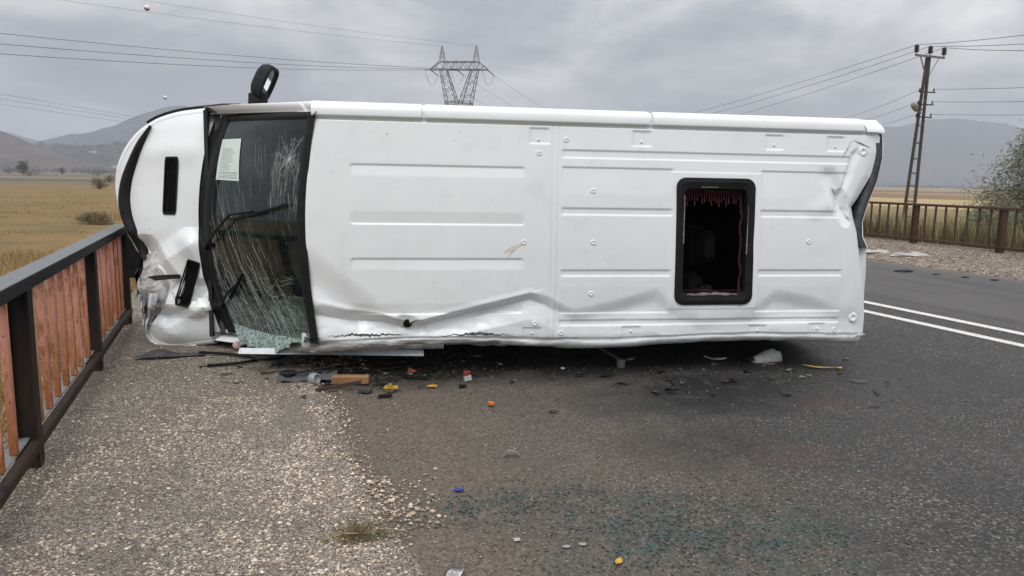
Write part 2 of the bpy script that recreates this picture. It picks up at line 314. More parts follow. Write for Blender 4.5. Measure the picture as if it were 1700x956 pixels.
STAINS = []   # (n, t, rn, rt) spots measured on the road
def blob(t, co, c, r, edge=0.5, nscale=3.0, namp=0.6):
    mp = N(t, 'ShaderNodeMapping', vector_type='POINT')
    mp.inputs['Location'].default_value = (-c[0]/r[0], -c[1]/r[1], 0); mp.inputs['Scale'].default_value = (1/r[0], 1/r[1], 0); L(t, co, mp.inputs[0])
    ln = N(t, 'ShaderNodeVectorMath', operation='LENGTH'); L(t, mp.outputs[0], ln.inputs[0])
    d = mth(t, 'ADD', ln.outputs['Value'], mth(t, 'MULTIPLY', mth(t, 'SUBTRACT', noise(t, nscale, 5, 0.65, co, 0.5), 0.5), namp*2))
    return mth(t, 'SUBTRACT', 1.0, mth(t, 'MULTIPLY', mth(t, 'SUBTRACT', d, 1-edge), 1/(2*edge)), True)
def asphalt_mat():
    m, t, b, o = new_mat('worn_asphalt'); co = objco(t); sx = N(t, 'ShaderNodeSeparateXYZ'); L(t, co, sx.inputs[0])
    vo = N(t, 'ShaderNodeTexVoronoi'); vo.inputs['Scale'].default_value = 84; L(t, co, vo.inputs['Vector'])
    sc_ = N(t, 'ShaderNodeSeparateColor'); L(t, vo.outputs['Color'], sc_.inputs[0])
    agg = ramp(t, [(0.0, (0.018, 0.0175, 0.0165)), (0.42, (0.056, 0.053, 0.049)), (0.75, (0.105, 0.099, 0.092)), (0.93, (0.19, 0.178, 0.163)), (1.0, (0.33, 0.31, 0.28))]); L(t, sc_.outputs[0], agg.inputs[0])
    bind = ramp(t, [(0.30, 1.0), (0.62, 0.42)]); L(t, vo.outputs[0], bind.inputs[0])
    c = mixc(t, 1.0, agg.outputs[0], bind.outputs[0], 'MULTIPLY')
    big = noise(t, 0.55, 6, 0.6, co, 0.4); mid = noise(t, 3.5, 7, 0.65, co)
    c = mixc(t, mth(t, 'MULTIPLY', ramp_out(t, big, 0.35, 0.7), 0.35), c, (0.076, 0.071, 0.066))
    mot = ramp_out(t, noise(t, 2.3, 7, 0.72, co, 0.8), 0.40, 0.60); c = mixc(t, mth(t, 'MULTIPLY', mot, 0.42), c, (0.030, 0.029, 0.028))
    mpt = N(t, 'ShaderNodeMapping'); mpt.inputs['Scale'].default_value = (1.5, 0.10, 1); L(t, co, mpt.inputs[0]); trk = ramp_out(t, noise(t, 1.0, 5, 0.6, mpt.outputs[0], 0.2), 0.45, 0.65); c = mixc(t, mth(t, 'MULTIPLY', trk, 0.38), c, (0.036, 0.035, 0.034))
    # worn grey lane on the far side of the centre lines, smoother
    lane = ramp_out(t, mth(t, 'MULTIPLY', sx.outputs[0], 1/20), 0.375, 0.40)
    c = mixc(t, mth(t, 'MULTIPLY', mth(t, 'MULTIPLY', lane, mth(t, 'SUBTRACT', 1.0, mth(t, 'MULTIPLY', trk, 0.7))), 0.6), c, (0.105, 0.099, 0.094))
    # tan dust washed over from the verge
    dn = mth(t, 'ADD', sx.outputs[0], mth(t, 'MULTIPLY', mth(t, 'SUBTRACT', noise(t, 1.1, 6, 0.65, co, 0.6), 0.5), 2.2))
    dust = mth(t, 'SUBTRACT', 1.0, ramp_out(t, mth(t, 'MULTIPLY', dn, 0.25), 0.20, 0.78))
    dustc = mixc(t, sc_.outputs[1], (0.085, 0.063, 0.043), (0.215, 0.168, 0.122))
    c = mixc(t, mth(t, 'MULTIPLY', dust, 0.60), c, dustc)
    far = mth(t, 'MULTIPLY', ramp_out(t, mth(t, 'MULTIPLY', sx.outputs[0], 1/20), 0.575, 0.61), 0.55)
    c = mixc(t, far, c, (0.17, 0.145, 0.12))
    # dark wet / oily patches, plus painted shade under the van
    wet_and_shade = mth(t, 'MAXIMUM', blob(t, co, (3.2, 4.35), (0.85, 0.50), 0.5, 2.2, 0.9), mth(t, 'MULTIPLY', blob(t, co, (4.7, 4.1), (0.9, 0.35), 0.6, 2.5, 0.8), 0.55))
    wet_and_shade = mth(t, 'MAXIMUM', wet_and_shade, mth(t, 'MULTIPLY', blob(t, co, (2.6, 3.45), (0.55, 0.35), 0.6, 4, 0.9), 0.6))
    wet_and_shade = mth(t, 'MAXIMUM', wet_and_shade, mth(t, 'MULTIPLY', mth(t, 'MAXIMUM', blob(t, co, (1.5, 5.50), (1.0, 0.36), 0.5, 3, 0.5), mth(t, 'MAXIMUM', blob(t, co, (2.9, 5.25), (1.0, 0.36), 0.5, 3, 0.5), blob(t, co, (4.2, 5.0), (0.9, 0.32), 0.5, 3, 0.5))), 0.9))  # wet ground under the van, darkened further to paint in its shadow
    wet_and_shade = mth(t, 'MULTIPLY', wet_and_shade, ramp_out(t, noise(t, 5, 7, 0.75, co, 0.5), 0.24, 0.48))
    c = mixc(t, mth(t, 'MULTIPLY', wet_and_shade, 0.94), c, (0.011, 0.011, 0.0115))
    # spilled bluish-green film in the near lane
    teal = mth(t, 'MAXIMUM', blob(t, co, (1.66, 2.62), (0.40, 0.36), 0.5, 4, 0.9), blob(t, co, (2.15, 2.35), (0.36, 0.30), 0.6, 4, 0.9))
    teal = mth(t, 'MAXIMUM', teal, mth(t, 'MULTIPLY', blob(t, co, (1.12, 3.05), (0.40, 0.16), 0.6, 5, 0.9), 0.85))
    teal = mth(t, 'MAXIMUM', teal, mth(t, 'MULTIPLY', blob(t, co, (1.35, 2.45), (0.30, 0.12), 0.6, 5, 0.9), 0.8))
    teal = mth(t, 'MULTIPLY', teal, ramp_out(t, noise(t, 6.5, 7, 0.78, co, 0.9), 0.42, 0.56)); teal = mth(t, 'MULTIPLY', teal, mth(t, 'ADD', 0.35, mth(t, 'MULTIPLY', mth(t, 'LESS_THAN', sc_.outputs[1], 0.62), 0.65)))
    tcol = mixc(t, sc_.outputs[2], (0.006, 0.012, 0.0115), (0.050, 0.086, 0.080))
    c = mixc(t, mth(t, 'MULTIPLY', teal, 0.95), c, tcol)
    red = mth(t, 'MULTIPLY', blob(t, co, (2.92, 3.17), (0.20, 0.12), 0.7, 6, 0.8), ramp_out(t, mid, 0.35, 0.65))
    red = mth(t, 'MAXIMUM', red, mth(t, 'MULTIPLY', blob(t, co, (3.75, 3.9), (0.22, 0.14), 0.7, 6, 0.9), 0.5))
    c = mixc(t, mth(t, 'MULTIPLY', red, 0.45), c, (0.10, 0.032, 0.028))
    L(t, c, b.inputs['Base Color'])
    rgh = mixc(t, wet_and_shade, (0.78, 0.78, 0.78), (0.42, 0.42, 0.42)); L(t, rgh, b.inputs['Roughness']); b.inputs['Specular IOR Level'].default_value = 0.35
    h = mth(t, 'SUBTRACT', 1.0, vo.outputs[0])
    p = bump(t, h, 0.55, 0.006, None); bump(t, mid, 0.35, 0.02, b, p)
    return m
tt = np.concatenate([np.linspace(-12, 14, 140), np.geomspace(14.5, 400, 60)])
Pr = np.stack([np.stack([edge_wobble(tt)-0.06, tt, np.full_like(tt, -0.002)], -1), np.stack([np.full_like(tt, 3.0), tt, np.full_like(tt, 0.0)], -1), np.stack([np.full_like(tt, 7.3), tt, np.full_like(tt, 0.0)], -1), np.stack([np.full_like(tt, 12.28), tt, np.full_like(tt, -0.002)], -1)])
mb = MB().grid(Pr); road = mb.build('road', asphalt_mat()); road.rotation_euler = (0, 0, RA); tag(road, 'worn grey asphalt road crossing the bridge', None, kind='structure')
# painted double centre line
LINE = simple('road_paint', (0.62, 0.60, 0.57), (0.36, 0.345, 0.33), 22, 0.75, bumps=0.4, bscale=200, lo=0.32, hi=0.48)
for nm, n0, wd, lab in (('centre_line', 7.63, 0.145, 'worn white road line, the one nearer the far railing'), ('centre_line', 7.06, 0.14, 'worn white road line, the one nearer the van roof')):
    t2 = np.linspace(-12, 60, 90)
    Q = np.stack([np.stack([n0-wd/2+0.006*(vnoise(t2*3, t2*0, 4)-.5), t2, np.full_like(t2, 0.004)], -1), np.stack([n0+wd/2+0.006*(vnoise(t2*3, t2*0, 6)-.5), t2, np.full_like(t2, 0.004)], -1)])
    o = MB().grid(Q).build(nm, LINE); o.rotation_euler = (0, 0, RA); tag(o, lab, None, kind='structure')

def gravel_base_mat(name, c_lo, c_hi, scale):
    m, t, b, o = new_mat(name); co = objco(t)
    vo = N(t, 'ShaderNodeTexVoronoi'); vo.inputs['Scale'].default_value = scale; L(t, co, vo.inputs['Vector'])
    s = N(t, 'ShaderNodeSeparateColor'); L(t, vo.outputs['Color'], s.inputs[0])
    r = ramp(t, [(0.0, tuple(x*0.45 for x in c_lo)), (0.4, c_lo), (0.75, c_hi), (1.0, tuple(min(0.6, x*1.5) for x in c_hi))]); L(t, s.outputs[0], r.inputs[0])
    dk = ramp(t, [(0.25, 1.0), (0.75, 0.45)]); L(t, vo.outputs[0], dk.inputs[0])
    c = mixc(t, 1.0, r.outputs[0], dk.outputs[0], 'MULTIPLY')
    big = noise(t, 1.4, 6, 0.65, co, 0.5)
    c = mixc(t, mth(t, 'MULTIPLY', ramp_out(t, big, 0.45, 0.68), 0.55), c, tuple(x*0.55 for x in c_lo))
    L(t, c, b.inputs['Base Color']); b.inputs['Roughness'].default_value = 0.92
    p = bump(t, mth(t, 'SUBTRACT', 1.0, vo.outputs[0]), 0.9, 0.012, None); bump(t, noise(t, 12, 6, 0.7, co), 0.6, 0.02, b, p)
    return m
t3 = np.concatenate([np.linspace(-12, 0, 60), np.linspace(0.1, 10, 200), np.linspace(10.3, 14, 16), np.geomspace(14.5, 300, 40)]); n3 = np.linspace(-1.22, 0, 22)
GL = []
for k, nn in enumerate(np.linspace(0, 1, 46)):
    n_ = -1.30 + nn*(edge_wobble(t3)+0.10+1.30)
    GL.append(np.stack([n_, t3, 0.012 - 0.022*smooth01((nn-0.9)/0.1) + 0.034*(fbm(n_*3.2, t3*3.2, 4, 9)-0.45)*(1-nn**6)], -1))
vl = MB().grid(GL).build('gravel_verge', gravel_base_mat('verge_gravel', (0.26, 0.215, 0.17), (0.42, 0.36, 0.295), 120), smooth=True); vl.rotation_euler = (0, 0, RA)
tag(vl, 'pale gravel walkway between the orange railing and the asphalt', None, kind='structure')
GR = []
for nn in np.linspace(0, 1, 14):
    n_ = 12.2 + 0.10*(fbm(t3*0.8, t3*0, 3, 12)-.45) + nn*(4.6 + 0.0*t3)
    GR.append(np.stack([n_, t3, 0.004 + 0.10*smooth01(nn*3.0) + 0.03*(fbm(n_*2, t3*2, 3, 14)-.45)*smooth01(nn*4) - 0.02*(nn == 0)], -1))
vr = MB().grid(GR).build('gravel_shoulder', gravel_base_mat('shoulder_gravel', (0.21, 0.165, 0.13), (0.36, 0.295, 0.24), 30), smooth=True); vr.rotation_euler = (0, 0, RA)
tag(vr, 'brownish gravel shoulder along the far railing', None, kind='structure')

# loose stones (uncountable)
t_ = (1+5**.5)/2
ICO_V = np.array([(-1,t_,0),(1,t_,0),(-1,-t_,0),(1,-t_,0),(0,-1,t_),(0,1,t_),(0,-1,-t_),(0,1,-t_),(t_,0,-1),(t_,0,1),(-t_,0,-1),(-t_,0,1)])/math.sqrt(1+t_*t_)
ICO_F = np.array([(0,11,5),(0,5,1),(0,1,7),(0,7,10),(0,10,11),(1,5,9),(5,11,4),(11,10,2),(10,7,6),(7,1,8),(3,9,4),(3,4,2),(3,2,6),(3,6,8),(3,8,9),(4,9,5),(2,4,11),(6,2,10),(8,6,7),(9,8,1)])
def stones(name, xy, size, mat, pal, z0=0.0, flat=0.65, label=None):
    n = len(xy); J = ICO_V[None]*(1+0.62*(rng.random((n, 12, 1))-0.5))
    sc3 = np.stack([0.7+0.7*rng.random(n), 0.7+0.7*rng.random(n), flat*(0.7+0.5*rng.random(n))], -1)*size[:, None]
    V = J*sc3[:, None, :]; a = rng.random(n)*2*math.pi; ca, sa = np.cos(a), np.sin(a)
    V = np.stack([V[..., 0]*ca[:, None]-V[..., 1]*sa[:, None], V[..., 0]*sa[:, None]+V[..., 1]*ca[:, None], V[..., 2]], -1)
    z0 = z0 if hasattr(z0, '__len__') else np.full(n, z0)
    V += np.stack([xy[:, 0], xy[:, 1], z0 + sc3[:, 2]*0.35], -1)[:, None, :]
    F = (ICO_F[None] + (np.arange(n)*12)[:, None, None]).reshape(-1, 3)
    c = pal[rng.integers(0, len(pal), n)]*(0.72+0.5*rng.random((n, 1))); C = np.repeat(c, 12, 0)
    o = mesh_np(name, V.reshape(-1, 3), F, mat, None, False, C); tag(o, label, None, kind='stuff'); o.rotation_euler = (0, 0, RA); return o
STONE = attr_mat('loose_stone', 0.9, 1.0, bumps=0.3)
PAL = np.array((.94, .895, .845))*np.array([(0.52, 0.455, 0.375), (0.60, 0.54, 0.46), (0.43, 0.355, 0.28), (0.33, 0.27, 0.21), (0.68, 0.63, 0.55), (0.50, 0.41, 0.305), (0.28, 0.23, 0.185)])
def scatter(n, n0, n1, t0, t1, keep=None):
    p = np.stack([n0+(n1-n0)*rng.random(n), t0+(t1-t0)*rng.random(n)], -1)
    return p if keep is None else p[keep(p)]
p = scatter(64000, -1.2, 0.75, 1.9, 5.2, lambda q: (rng.random(len(q)) < smooth01((edge_wobble(q[:, 1])+0.16-q[:, 0])/.42)**.8) & (fbm(q[:, 0]*2.6, q[:, 1]*2.6, 3, 21) > 0.20+0.30*rng.random(len(q))))
p2 = scatter(18000, -1.2, 0.75, 5.2, 9.5, lambda q: rng.random(len(q)) < smooth01((edge_wobble(q[:, 1])+0.16-q[:, 0])/.42)**.8)
p = np.concatenate([p, p2])
zt = 0.008 + 0.034*(fbm(p[:, 0]*3.2, p[:, 1]*3.2, 4, 9)-0.45)
stones('verge_stones', p, 0.0028+0.0066*rng.random(len(p))**2.6, STONE, PAL, zt, label='loose pale gravel stones covering the walkway')
# heap of coarser stones along the broken edge and strays on the asphalt
q = scatter(11000, 0.15, 1.35, 1.9, 6.2, lambda q: (np.abs(q[:, 0]-edge_wobble(q[:, 1])-0.06+0.16*(vnoise(q[:, 1]*2.2, q[:, 1]*0, 8)-.5)) < 0.34*rng.random(len(q))**1.6+0.01) & (fbm(q[:, 0]*3, q[:, 1]*2.4, 3, 23) > .40+.12*rng.random(len(q))))
stones('edge_stones', q, 0.004+0.011*rng.random(len(q))**3, STONE, PAL*0.95, 0.002, label='coarser loose stones along the broken asphalt edge')
q = np.concatenate([scatter(4200, 0.6, 2.6, 1.9, 6.2, lambda q: rng.random(len(q)) < np.exp(-(q[:, 0]-0.6)/0.45)*1.2), scatter(2600, 0.8, 6.0, 1.9, 6.0)])
stones('road_grit', q, 0.0022+0.0042*rng.random(len(q))**2.5, STONE, PAL*0.45, 0.001, label='fine grit strewn over the asphalt')
q = scatter(9000, 12.2, 16.0, 6, 22)
stones('shoulder_stones', q, 0.010+0.020*rng.random(len(q))**3, STONE, PAL*0.6, 0.004+0.10*smooth01((q[:, 0]-12.2)/4.6*3), label='loose stones on the far gravel shoulder')
q = scatter(1500, 12.1, 12.7, 6, 22)
stones('shoulder_edge_stones', q, 0.012+0.016*rng.random(len(q))**2, STONE, PAL*0.8, 0.0, label='pale stones along the far asphalt edge')
# shattered tempered glass crumbs
gm, gt, gb, go = new_mat('green_glass_crumb'); gb.inputs['Base Color'].default_value = (0.06, 0.085, 0.08, 1); gb.inputs['Roughness'].default_value = 0.12
gp = np.concatenate([np.stack([rng.normal(1.7, 0.35, 700), rng.normal(2.6, 0.28, 700)], -1), np.stack([rng.normal(1.15, 0.3, 350), rng.normal(3.05, 0.14, 350)], -1), np.stack([rng.normal(2.2, 0.4, 400), rng.normal(2.4, 0.3, 400)], -1), np.stack([rng.normal(1.0, 0.8, 500), rng.normal(5.6, 0.3, 500)], -1)])
gp = gp[(gp[:, 0] > 0.65)]
n = len(gp); cv = np.array([(-1,-1,-1),(1,-1,-1),(1,1,-1),(-1,1,-1),(-1,-1,1),(1,-1,1),(1,1,1),(-1,1,1)], float)
V = cv[None]*(0.0015+0.0024*rng.random((n, 1, 1))) * (0.6+0.8*rng.random((n, 1, 3))); aa = rng.random(n)*6.28
V = np.stack([V[..., 0]*np.cos(aa)[:, None]-V[..., 1]*np.sin(aa)[:, None], V[..., 0]*np.sin(aa)[:, None]+V[..., 1]*np.cos(aa)[:, None], V[..., 2]], -1)+np.stack([gp[:, 0], gp[:, 1], np.full(n, 0.0035)], -1)[:, None]
cf = np.array([(0,3,2,1),(4,5,6,7),(0,1,5,4),(1,2,6,5),(2,3,7,6),(3,0,4,7)])
gc = mesh_np('glass_crumbs', V.reshape(-1, 3), (cf[None]+(np.arange(n)*8)[:, None, None]).reshape(-1, 4), gm); gc.rotation_euler = (0, 0, RA); tag(gc, 'tiny greenish crumbs of shattered window glass on the asphalt', None, kind='stuff')

# ------------------------------------------------------------------ hills and mountains
def hill_mat(name, cols, scale, green=None):
    m, t, b, o = new_mat(name); co = objco(t)
    r = ramp(t, [(0.3, cols[0]), (0.5, cols[1]), (0.7, cols[2])]); L(t, noise(t, scale, 8, 0.65, co, 0.4), r.inputs[0]); c = r.outputs[0]
    if green:
        v = N(t, 'ShaderNodeTexVoronoi'); v.inputs['Scale'].default_value = scale*3; L(t, co, v.inputs['Vector'])
        c = mixc(t, mth(t, 'MULTIPLY', ramp_out(t, noise(t, scale*2.2, 5, 0.7, co), 0.5, 0.6), 0.8), c, green)
    L(t, c, b.inputs['Base Color']); b.inputs['Roughness'].default_value = 1.0; b.inputs['Specular IOR Level'].default_value = 0.0
    return m
def terrain(name, label, x0, x1, y0, y1, nx, ny, hf, mat):
    X, Y = np.meshgrid(np.linspace(x0, x1, nx), np.linspace(y0, y1, ny), indexing='ij'); Zz = hf(X, Y)
    i = np.arange(nx*ny).reshape(nx, ny); f = np.stack([i[:-1, :-1], i[1:, :-1], i[1:, 1:], i[:-1, 1:]], -1).reshape(-1, 4)
    o = mesh_np(name, np.stack([X, Y, Zz], -1).reshape(-1, 3), f, mat, None, True); tag(o, label, None, kind='structure'); return o
def h_near(X, Y):   # bare brown hill
    r = 128*np.exp(-(((X+1330)/300)**2)) * np.exp(-(((Y-1640)/260)**2))
    return -4 + r*(0.86+0.28*fbm(X/140, Y/140, 4, 31)) - 10*(1-smooth01((Y-1180)/160))
def h_vill(X, Y):   # gentle slope with the village
    k = smooth01((Y-1600)/330)*smooth01((-430-X)/320)
    return -5 + 74*k*(0.8+0.4*fbm(X/170, Y/170, 4, 33)) + 25*smooth01((Y-2150)/400)*smooth01((-500-X)/400)
def h_far(X, Y):
    a1 = 250*np.exp(-((X+1500)/620)**2)*np.exp(-((Y-3300)/480)**2) + 215*np.exp(-((X+700)/620)**2)*np.exp(-((Y-3500)/500)**2) + 250*np.exp(-((X+2900)/520)**2)*np.exp(-((Y-3900)/500)**2)
    return -6 + a1*(0.70+0.60*fbm(X/300, Y/300, 6, 35))
def h_mtr(X, Y):
    a1 = 350*np.exp(-((X-2300)/620)**2) + 250*np.exp(-((X-1350)/560)**2) + 260*np.exp(-((X-3400)/560)**2) + 210*np.exp(-((X-150)/800)**2)
    return -8 + a1*np.exp(-((Y-3900)/560)**2)*(0.74+0.52*fbm(X/330, Y/330, 6, 37))
def h_mtl(X, Y):
    a1 = 800*np.exp(-((X+5400)/1500)**2) + 560*np.exp(-((X+2700)/1200)**2) + 420*np.exp(-((X+700)/1000)**2)
    return -8 + a1*np.exp(-((Y-7300)/900)**2)*(0.80+0.4*fbm(X/800, Y/800, 5, 39))
terrain('hill', 'bare brown hill slope rising at the edge of the picture', -2100, -640, 1160, 2100, 90, 60, h_near, hill_mat('hill_brown', ((0.06, 0.043, 0.035), (0.085, 0.06, 0.047), (0.12, 0.09, 0.07)), 0.012, (0.03, 0.03, 0.022)))
terrain('village_slope', 'wooded gentle slope carrying the village houses', -1900, -300, 1600, 2600, 90, 60, h_vill, hill_mat('hill_green', ((0.032, 0.038, 0.024), (0.055, 0.052, 0.035), (0.095, 0.078, 0.056)), 0.011, (0.022, 0.028, 0.02)))
terrain('hills', 'hazy blue-grey hills behind the village', -4600, 900, 2600, 4800, 170, 90, h_far, hill_mat('hill_grey', ((0.028, 0.029, 0.03), (0.044, 0.043, 0.043), (0.066, 0.062, 0.06)), 0.006))
terrain('mountain', 'blue-grey mountain fading into cloud behind the far fields', -900, 4400, 2950, 5100, 150, 60, h_mtr, hill_mat('mountain_grey', ((0.020, 0.022, 0.025), (0.032, 0.034, 0.037), (0.045, 0.046, 0.048)), 0.004))
0 and terrain('mountains', 'pale mountain ridge lost in low cloud above the hills', -8600, 900, 5600, 9000, 120, 50, h_mtl, hill_mat('mountain_far', ((0.06, 0.062, 0.062), (0.08, 0.08, 0.08), (0.10, 0.098, 0.095)), 0.002))

# ------------------------------------------------------------------ the overturned van
AL, GA = R(8.92), R(3.0)
VU = np.array((math.cos(AL), math.sin(AL), 0)); VW = np.array((-math.sin(AL), math.cos(AL), 0)); VZ = np.array((0, 0, 1.))
VWr = VW*math.cos(GA) - VZ*math.sin(GA); VZr = VZ*math.cos(GA) + VW*math.sin(GA)
VO = np.array((-0.8525, 5.4316, 1.13)); VB = 1.13
van = empty('overturned_van'); tag(van, 'white minibus van lying on its side with its dented roof towards us', 'van')
mw = Matrix.Identity(4); base = VO - VZr*VB
for i in range(3):
    mw[i][0] = VU[i]; mw[i][1] = VWr[i]; mw[i][2] = VZr[i]; mw[i][3] = base[i]
van.matrix_world = mw
# van local: x = u (nose to tail), y = s (depth below the roof skin), z = v + VB (across, upwards)
def VL(u, v, s): return np.stack(np.broadcast_arrays(np.asarray(u, float), np.asarray(s, float), np.asarray(v, float)+VB), -1)
def Wd(s): return np.interp(s, [0, .05, .12, .2, .5, .95, 1.2, 1.7, 2.0, 2.15], [.885, .905, .912, .918, .945, .985, 1.0, 1.0, .985, .95])
def st_of(u): return np.where(u >= -0.64, 0.0, (-0.64-u)*1.1/0.98)
def tent(u, v, a, b, wid, asym=1.0):
    """1 on the segment a-b falling linearly to 0 at distance wid (other side: wid*asym)"""
    a = np.array(a); b = np.array(b); d = b-a; l2 = d @ d
    k = np.clip(((u-a[0])*d[0]+(v-a[1])*d[1])/l2, 0, 1); dx = u-(a[0]+k*d[0]); dy = v-(a[1]+k*d[1]); dist = np.hypot(dx, dy)
    side = (dx*d[1]-dy*d[0]) > 0
    return np.clip(1-dist/np.where(side, wid, wid*asym), 0, 1)
def box01(x, a, b, e): return smooth01((x-a)/e)*smooth01((b-x)/e)
TABS = [(1.057, .635, .76), (1.853, .635, .76), (2.937, .635, .76), (3.46, .635, .76), (1.02, -.86, -.745), (1.811, -.86, -.745), (2.872, -.86, -.755), (3.385, -.86, -.74)]
def roof_relief(u, v):
    """pressed ribs of the roof skin, depth in metres away from the viewer"""
    d = np.zeros(np.broadcast(u, v).shape); e = 0.007
    for vc, vs_ in ((.457, .380), (.037, .125), (-.226, -.302), (-.632, -.556)):
        m = box01(u, -.335, .945, 0.012 + 0*v); k = (v-vc)/(vs_-vc)
        prof = np.where(k < 0, smooth01(1+k*abs(vs_-vc)/e), np.clip(1-k, 0, 1))
        rnd = np.hypot(np.maximum(0, np.maximum(-.305-u, u-.915)), np.maximum(0, .03-np.abs(v-vc)))
        d = d + 0.009*m*np.where(k < -0.3, 0, prof)*np.where((np.hypot(np.maximum(0, np.maximum(-.305-u, u-.915)), np.maximum(0, .03-np.abs(v-vc))) < 0.032), 1, 0.15)
    plate = 1-box01(u, 2.10, 2.84, e)
    for va, vb, cut in ((.602, .539, 0), (.167, .111, 1), (-.304, -.355, 1), (-.696, -.741, 0)):
        m = box01(u, 1.225, 3.60, 0.02)
        d = d + 0.0085*m*box01(v, vb, va, e)*(plate if cut else 1)
    rm = box01(u, 1.225, 3.60, 0.02)
    d = d + 0.008*rm*np.where(v < .468, np.clip(1-(.468-v)/.20, 0, 1), smooth01((.468+e-v)/e))*(v > .2)*plate
    d = d + 0.008*rm*np.where(v > -.639, np.clip(1-(v+.639)/.20, 0, 1), smooth01((v+.639+e)/e))*(v < -.38)*plate
    pl = box01(u, 2.09, 2.845, 0.008)*box01(v, -.62, .455, 0.008); d = d - 0.004*pl
    for us in (1.160, 1.203): d = d + 0.009*np.clip(1-np.abs(u-us-0.008*v)/0.009, 0, 1)
    for uc, v0, v1 in TABS: d = d + 0.009*box01(u, uc-.078, uc+.078, .012)*box01(v, v0, v1, .012)
    d = d + 0.016*box01(v, .772, .800, .006) + 0.014*box01(v, -.842, -.826, .005)                      # drip channel
    d = d + 0.006*np.clip(1-np.abs(u-3.60)/0.008, 0, 1)*(v < .2)
    # a few low creases
    return d
def ridged(x, y, o=3, seed=0):
    t = 0; a = .55
    for k in range(o): t = t + a*(1-np.abs(2*vnoise(np.asarray(x, float)*2**k, np.asarray(y, float)*2**k, seed+k)-1)); a *= .5
    return t
SCUFF = simple('scuffed_white', (0.50, 0.48, 0.45), (0.17, 0.155, 0.135), 5, 0.6, bumps=0.5, bscale=35, lo=.40, hi=.60)
def fold_v(u): return np.interp(u, [-.7, -.35, -.1, .09, .5, 1.0, 1.12, 1.35, 1.7, 2.0, 2.15, 2.4, 2.8, 3.0, 3.3, 3.6, 3.9], [-.50, -.60, -.63, -.70, -.60, -.475, -.50, -.60, -.52, -.44, -.56, -.66, -.60, -.45, -.50, -.60, -.6])
def dents(u, v):
    x = fold_v(u)-v; A = np.interp(u, [-.7, -.4, -.1, .09, .2, .6, .95, 1.1, 1.4, 1.8, 2.1, 2.45, 2.8, 3.1, 3.6, 3.9], [.045, .07, .085, .045, .07, .105, .05, .034, .022, .030, .014, .010, .014, .030, .014, .0])
    wd = np.interp(u, [-.7, .1, 1.0, 1.4, 2.0, 3.0, 3.9], [.12, .05, .06, .12, .13, .14, .12])
    d = A*np.where(x < 0, 0, np.where(x < wd, np.where(u < 1.2, np.clip(x/wd, 0, 1)**1.15, smooth01(x/wd)), 1-0.75*np.where(u < 1.2, np.clip((x-wd)/0.15, 0, 1), smooth01((x-wd)/.22))))
    d = d - 0.006*tent(u, v, (.09, -.70), (1.0, -.477), 0.12, 0.3) - 0.008*tent(u, v, (-.55, -.56), (.05, -.70), .08, .5)
    d = d + 0.035*smooth01(tent(u, v, (-.75, -.28), (-.30, -.64), 0.16, 1.3))
    d = d + 0.03*tent(u, v, (.05, -.70), (.16, -.745), 0.07)
    # crumpled rear corner
    d = d + 0.05*tent(u, v, (3.545, .27), (3.66, .17), 0.14, 0.6) + 0.020*smooth01(tent(u, v, (3.42, .44), (3.56, .24), .12, .8)) - 0.010*smooth01(tent(u, v, (3.30, .17), (3.56, .26), .10, 1.2))
    d = d + 0.02*tent(u, v, (3.62, .62), (3.56, .30), .03, 2.0)
    # shallow waves all over
    d = d + 0.010*(fbm(u*1.3, v*1.6, 3, 51)-.45) + 0.030*(ridged(u*2.3+v*.8, v*3.4-u*.5, 3, 53)-.6)*smooth01((-.50-v)/.25)*np.interp(u, [-.7, 1.0, 1.5, 3.9], [1, 1, .55, .6]) + .007*(ridged(u*4, v*4, 2, 58)-.6)*smooth01((u-3.3)/.25)*smooth01((v+.1)/.3)
    d = d + 0.030*smooth01((u-3.62)/0.30)**2 * 2.0
    return d
def uend(v): return np.interp(v, [-1.0, -.84, -.47, 0.0, .12, .20, .27, .45, .65, .80, .92], [3.80, 3.81, 3.79, 3.70, 3.66, 3.64, 3.69, 3.80, 3.875, 3.885, 3.86])
def rear_u(u, v): return np.where(u > 3.45, 3.45+(u-3.45)*(uend(np.clip(v, -1, .92))-3.45)/0.42, u)
def lowwave(u, v): return (0.020*np.sin(u*2.6+0.6) + 0.030*(fbm(u*2.2, u*0+1, 3, 57)-.45))*smooth01((-.70-v)/.2)
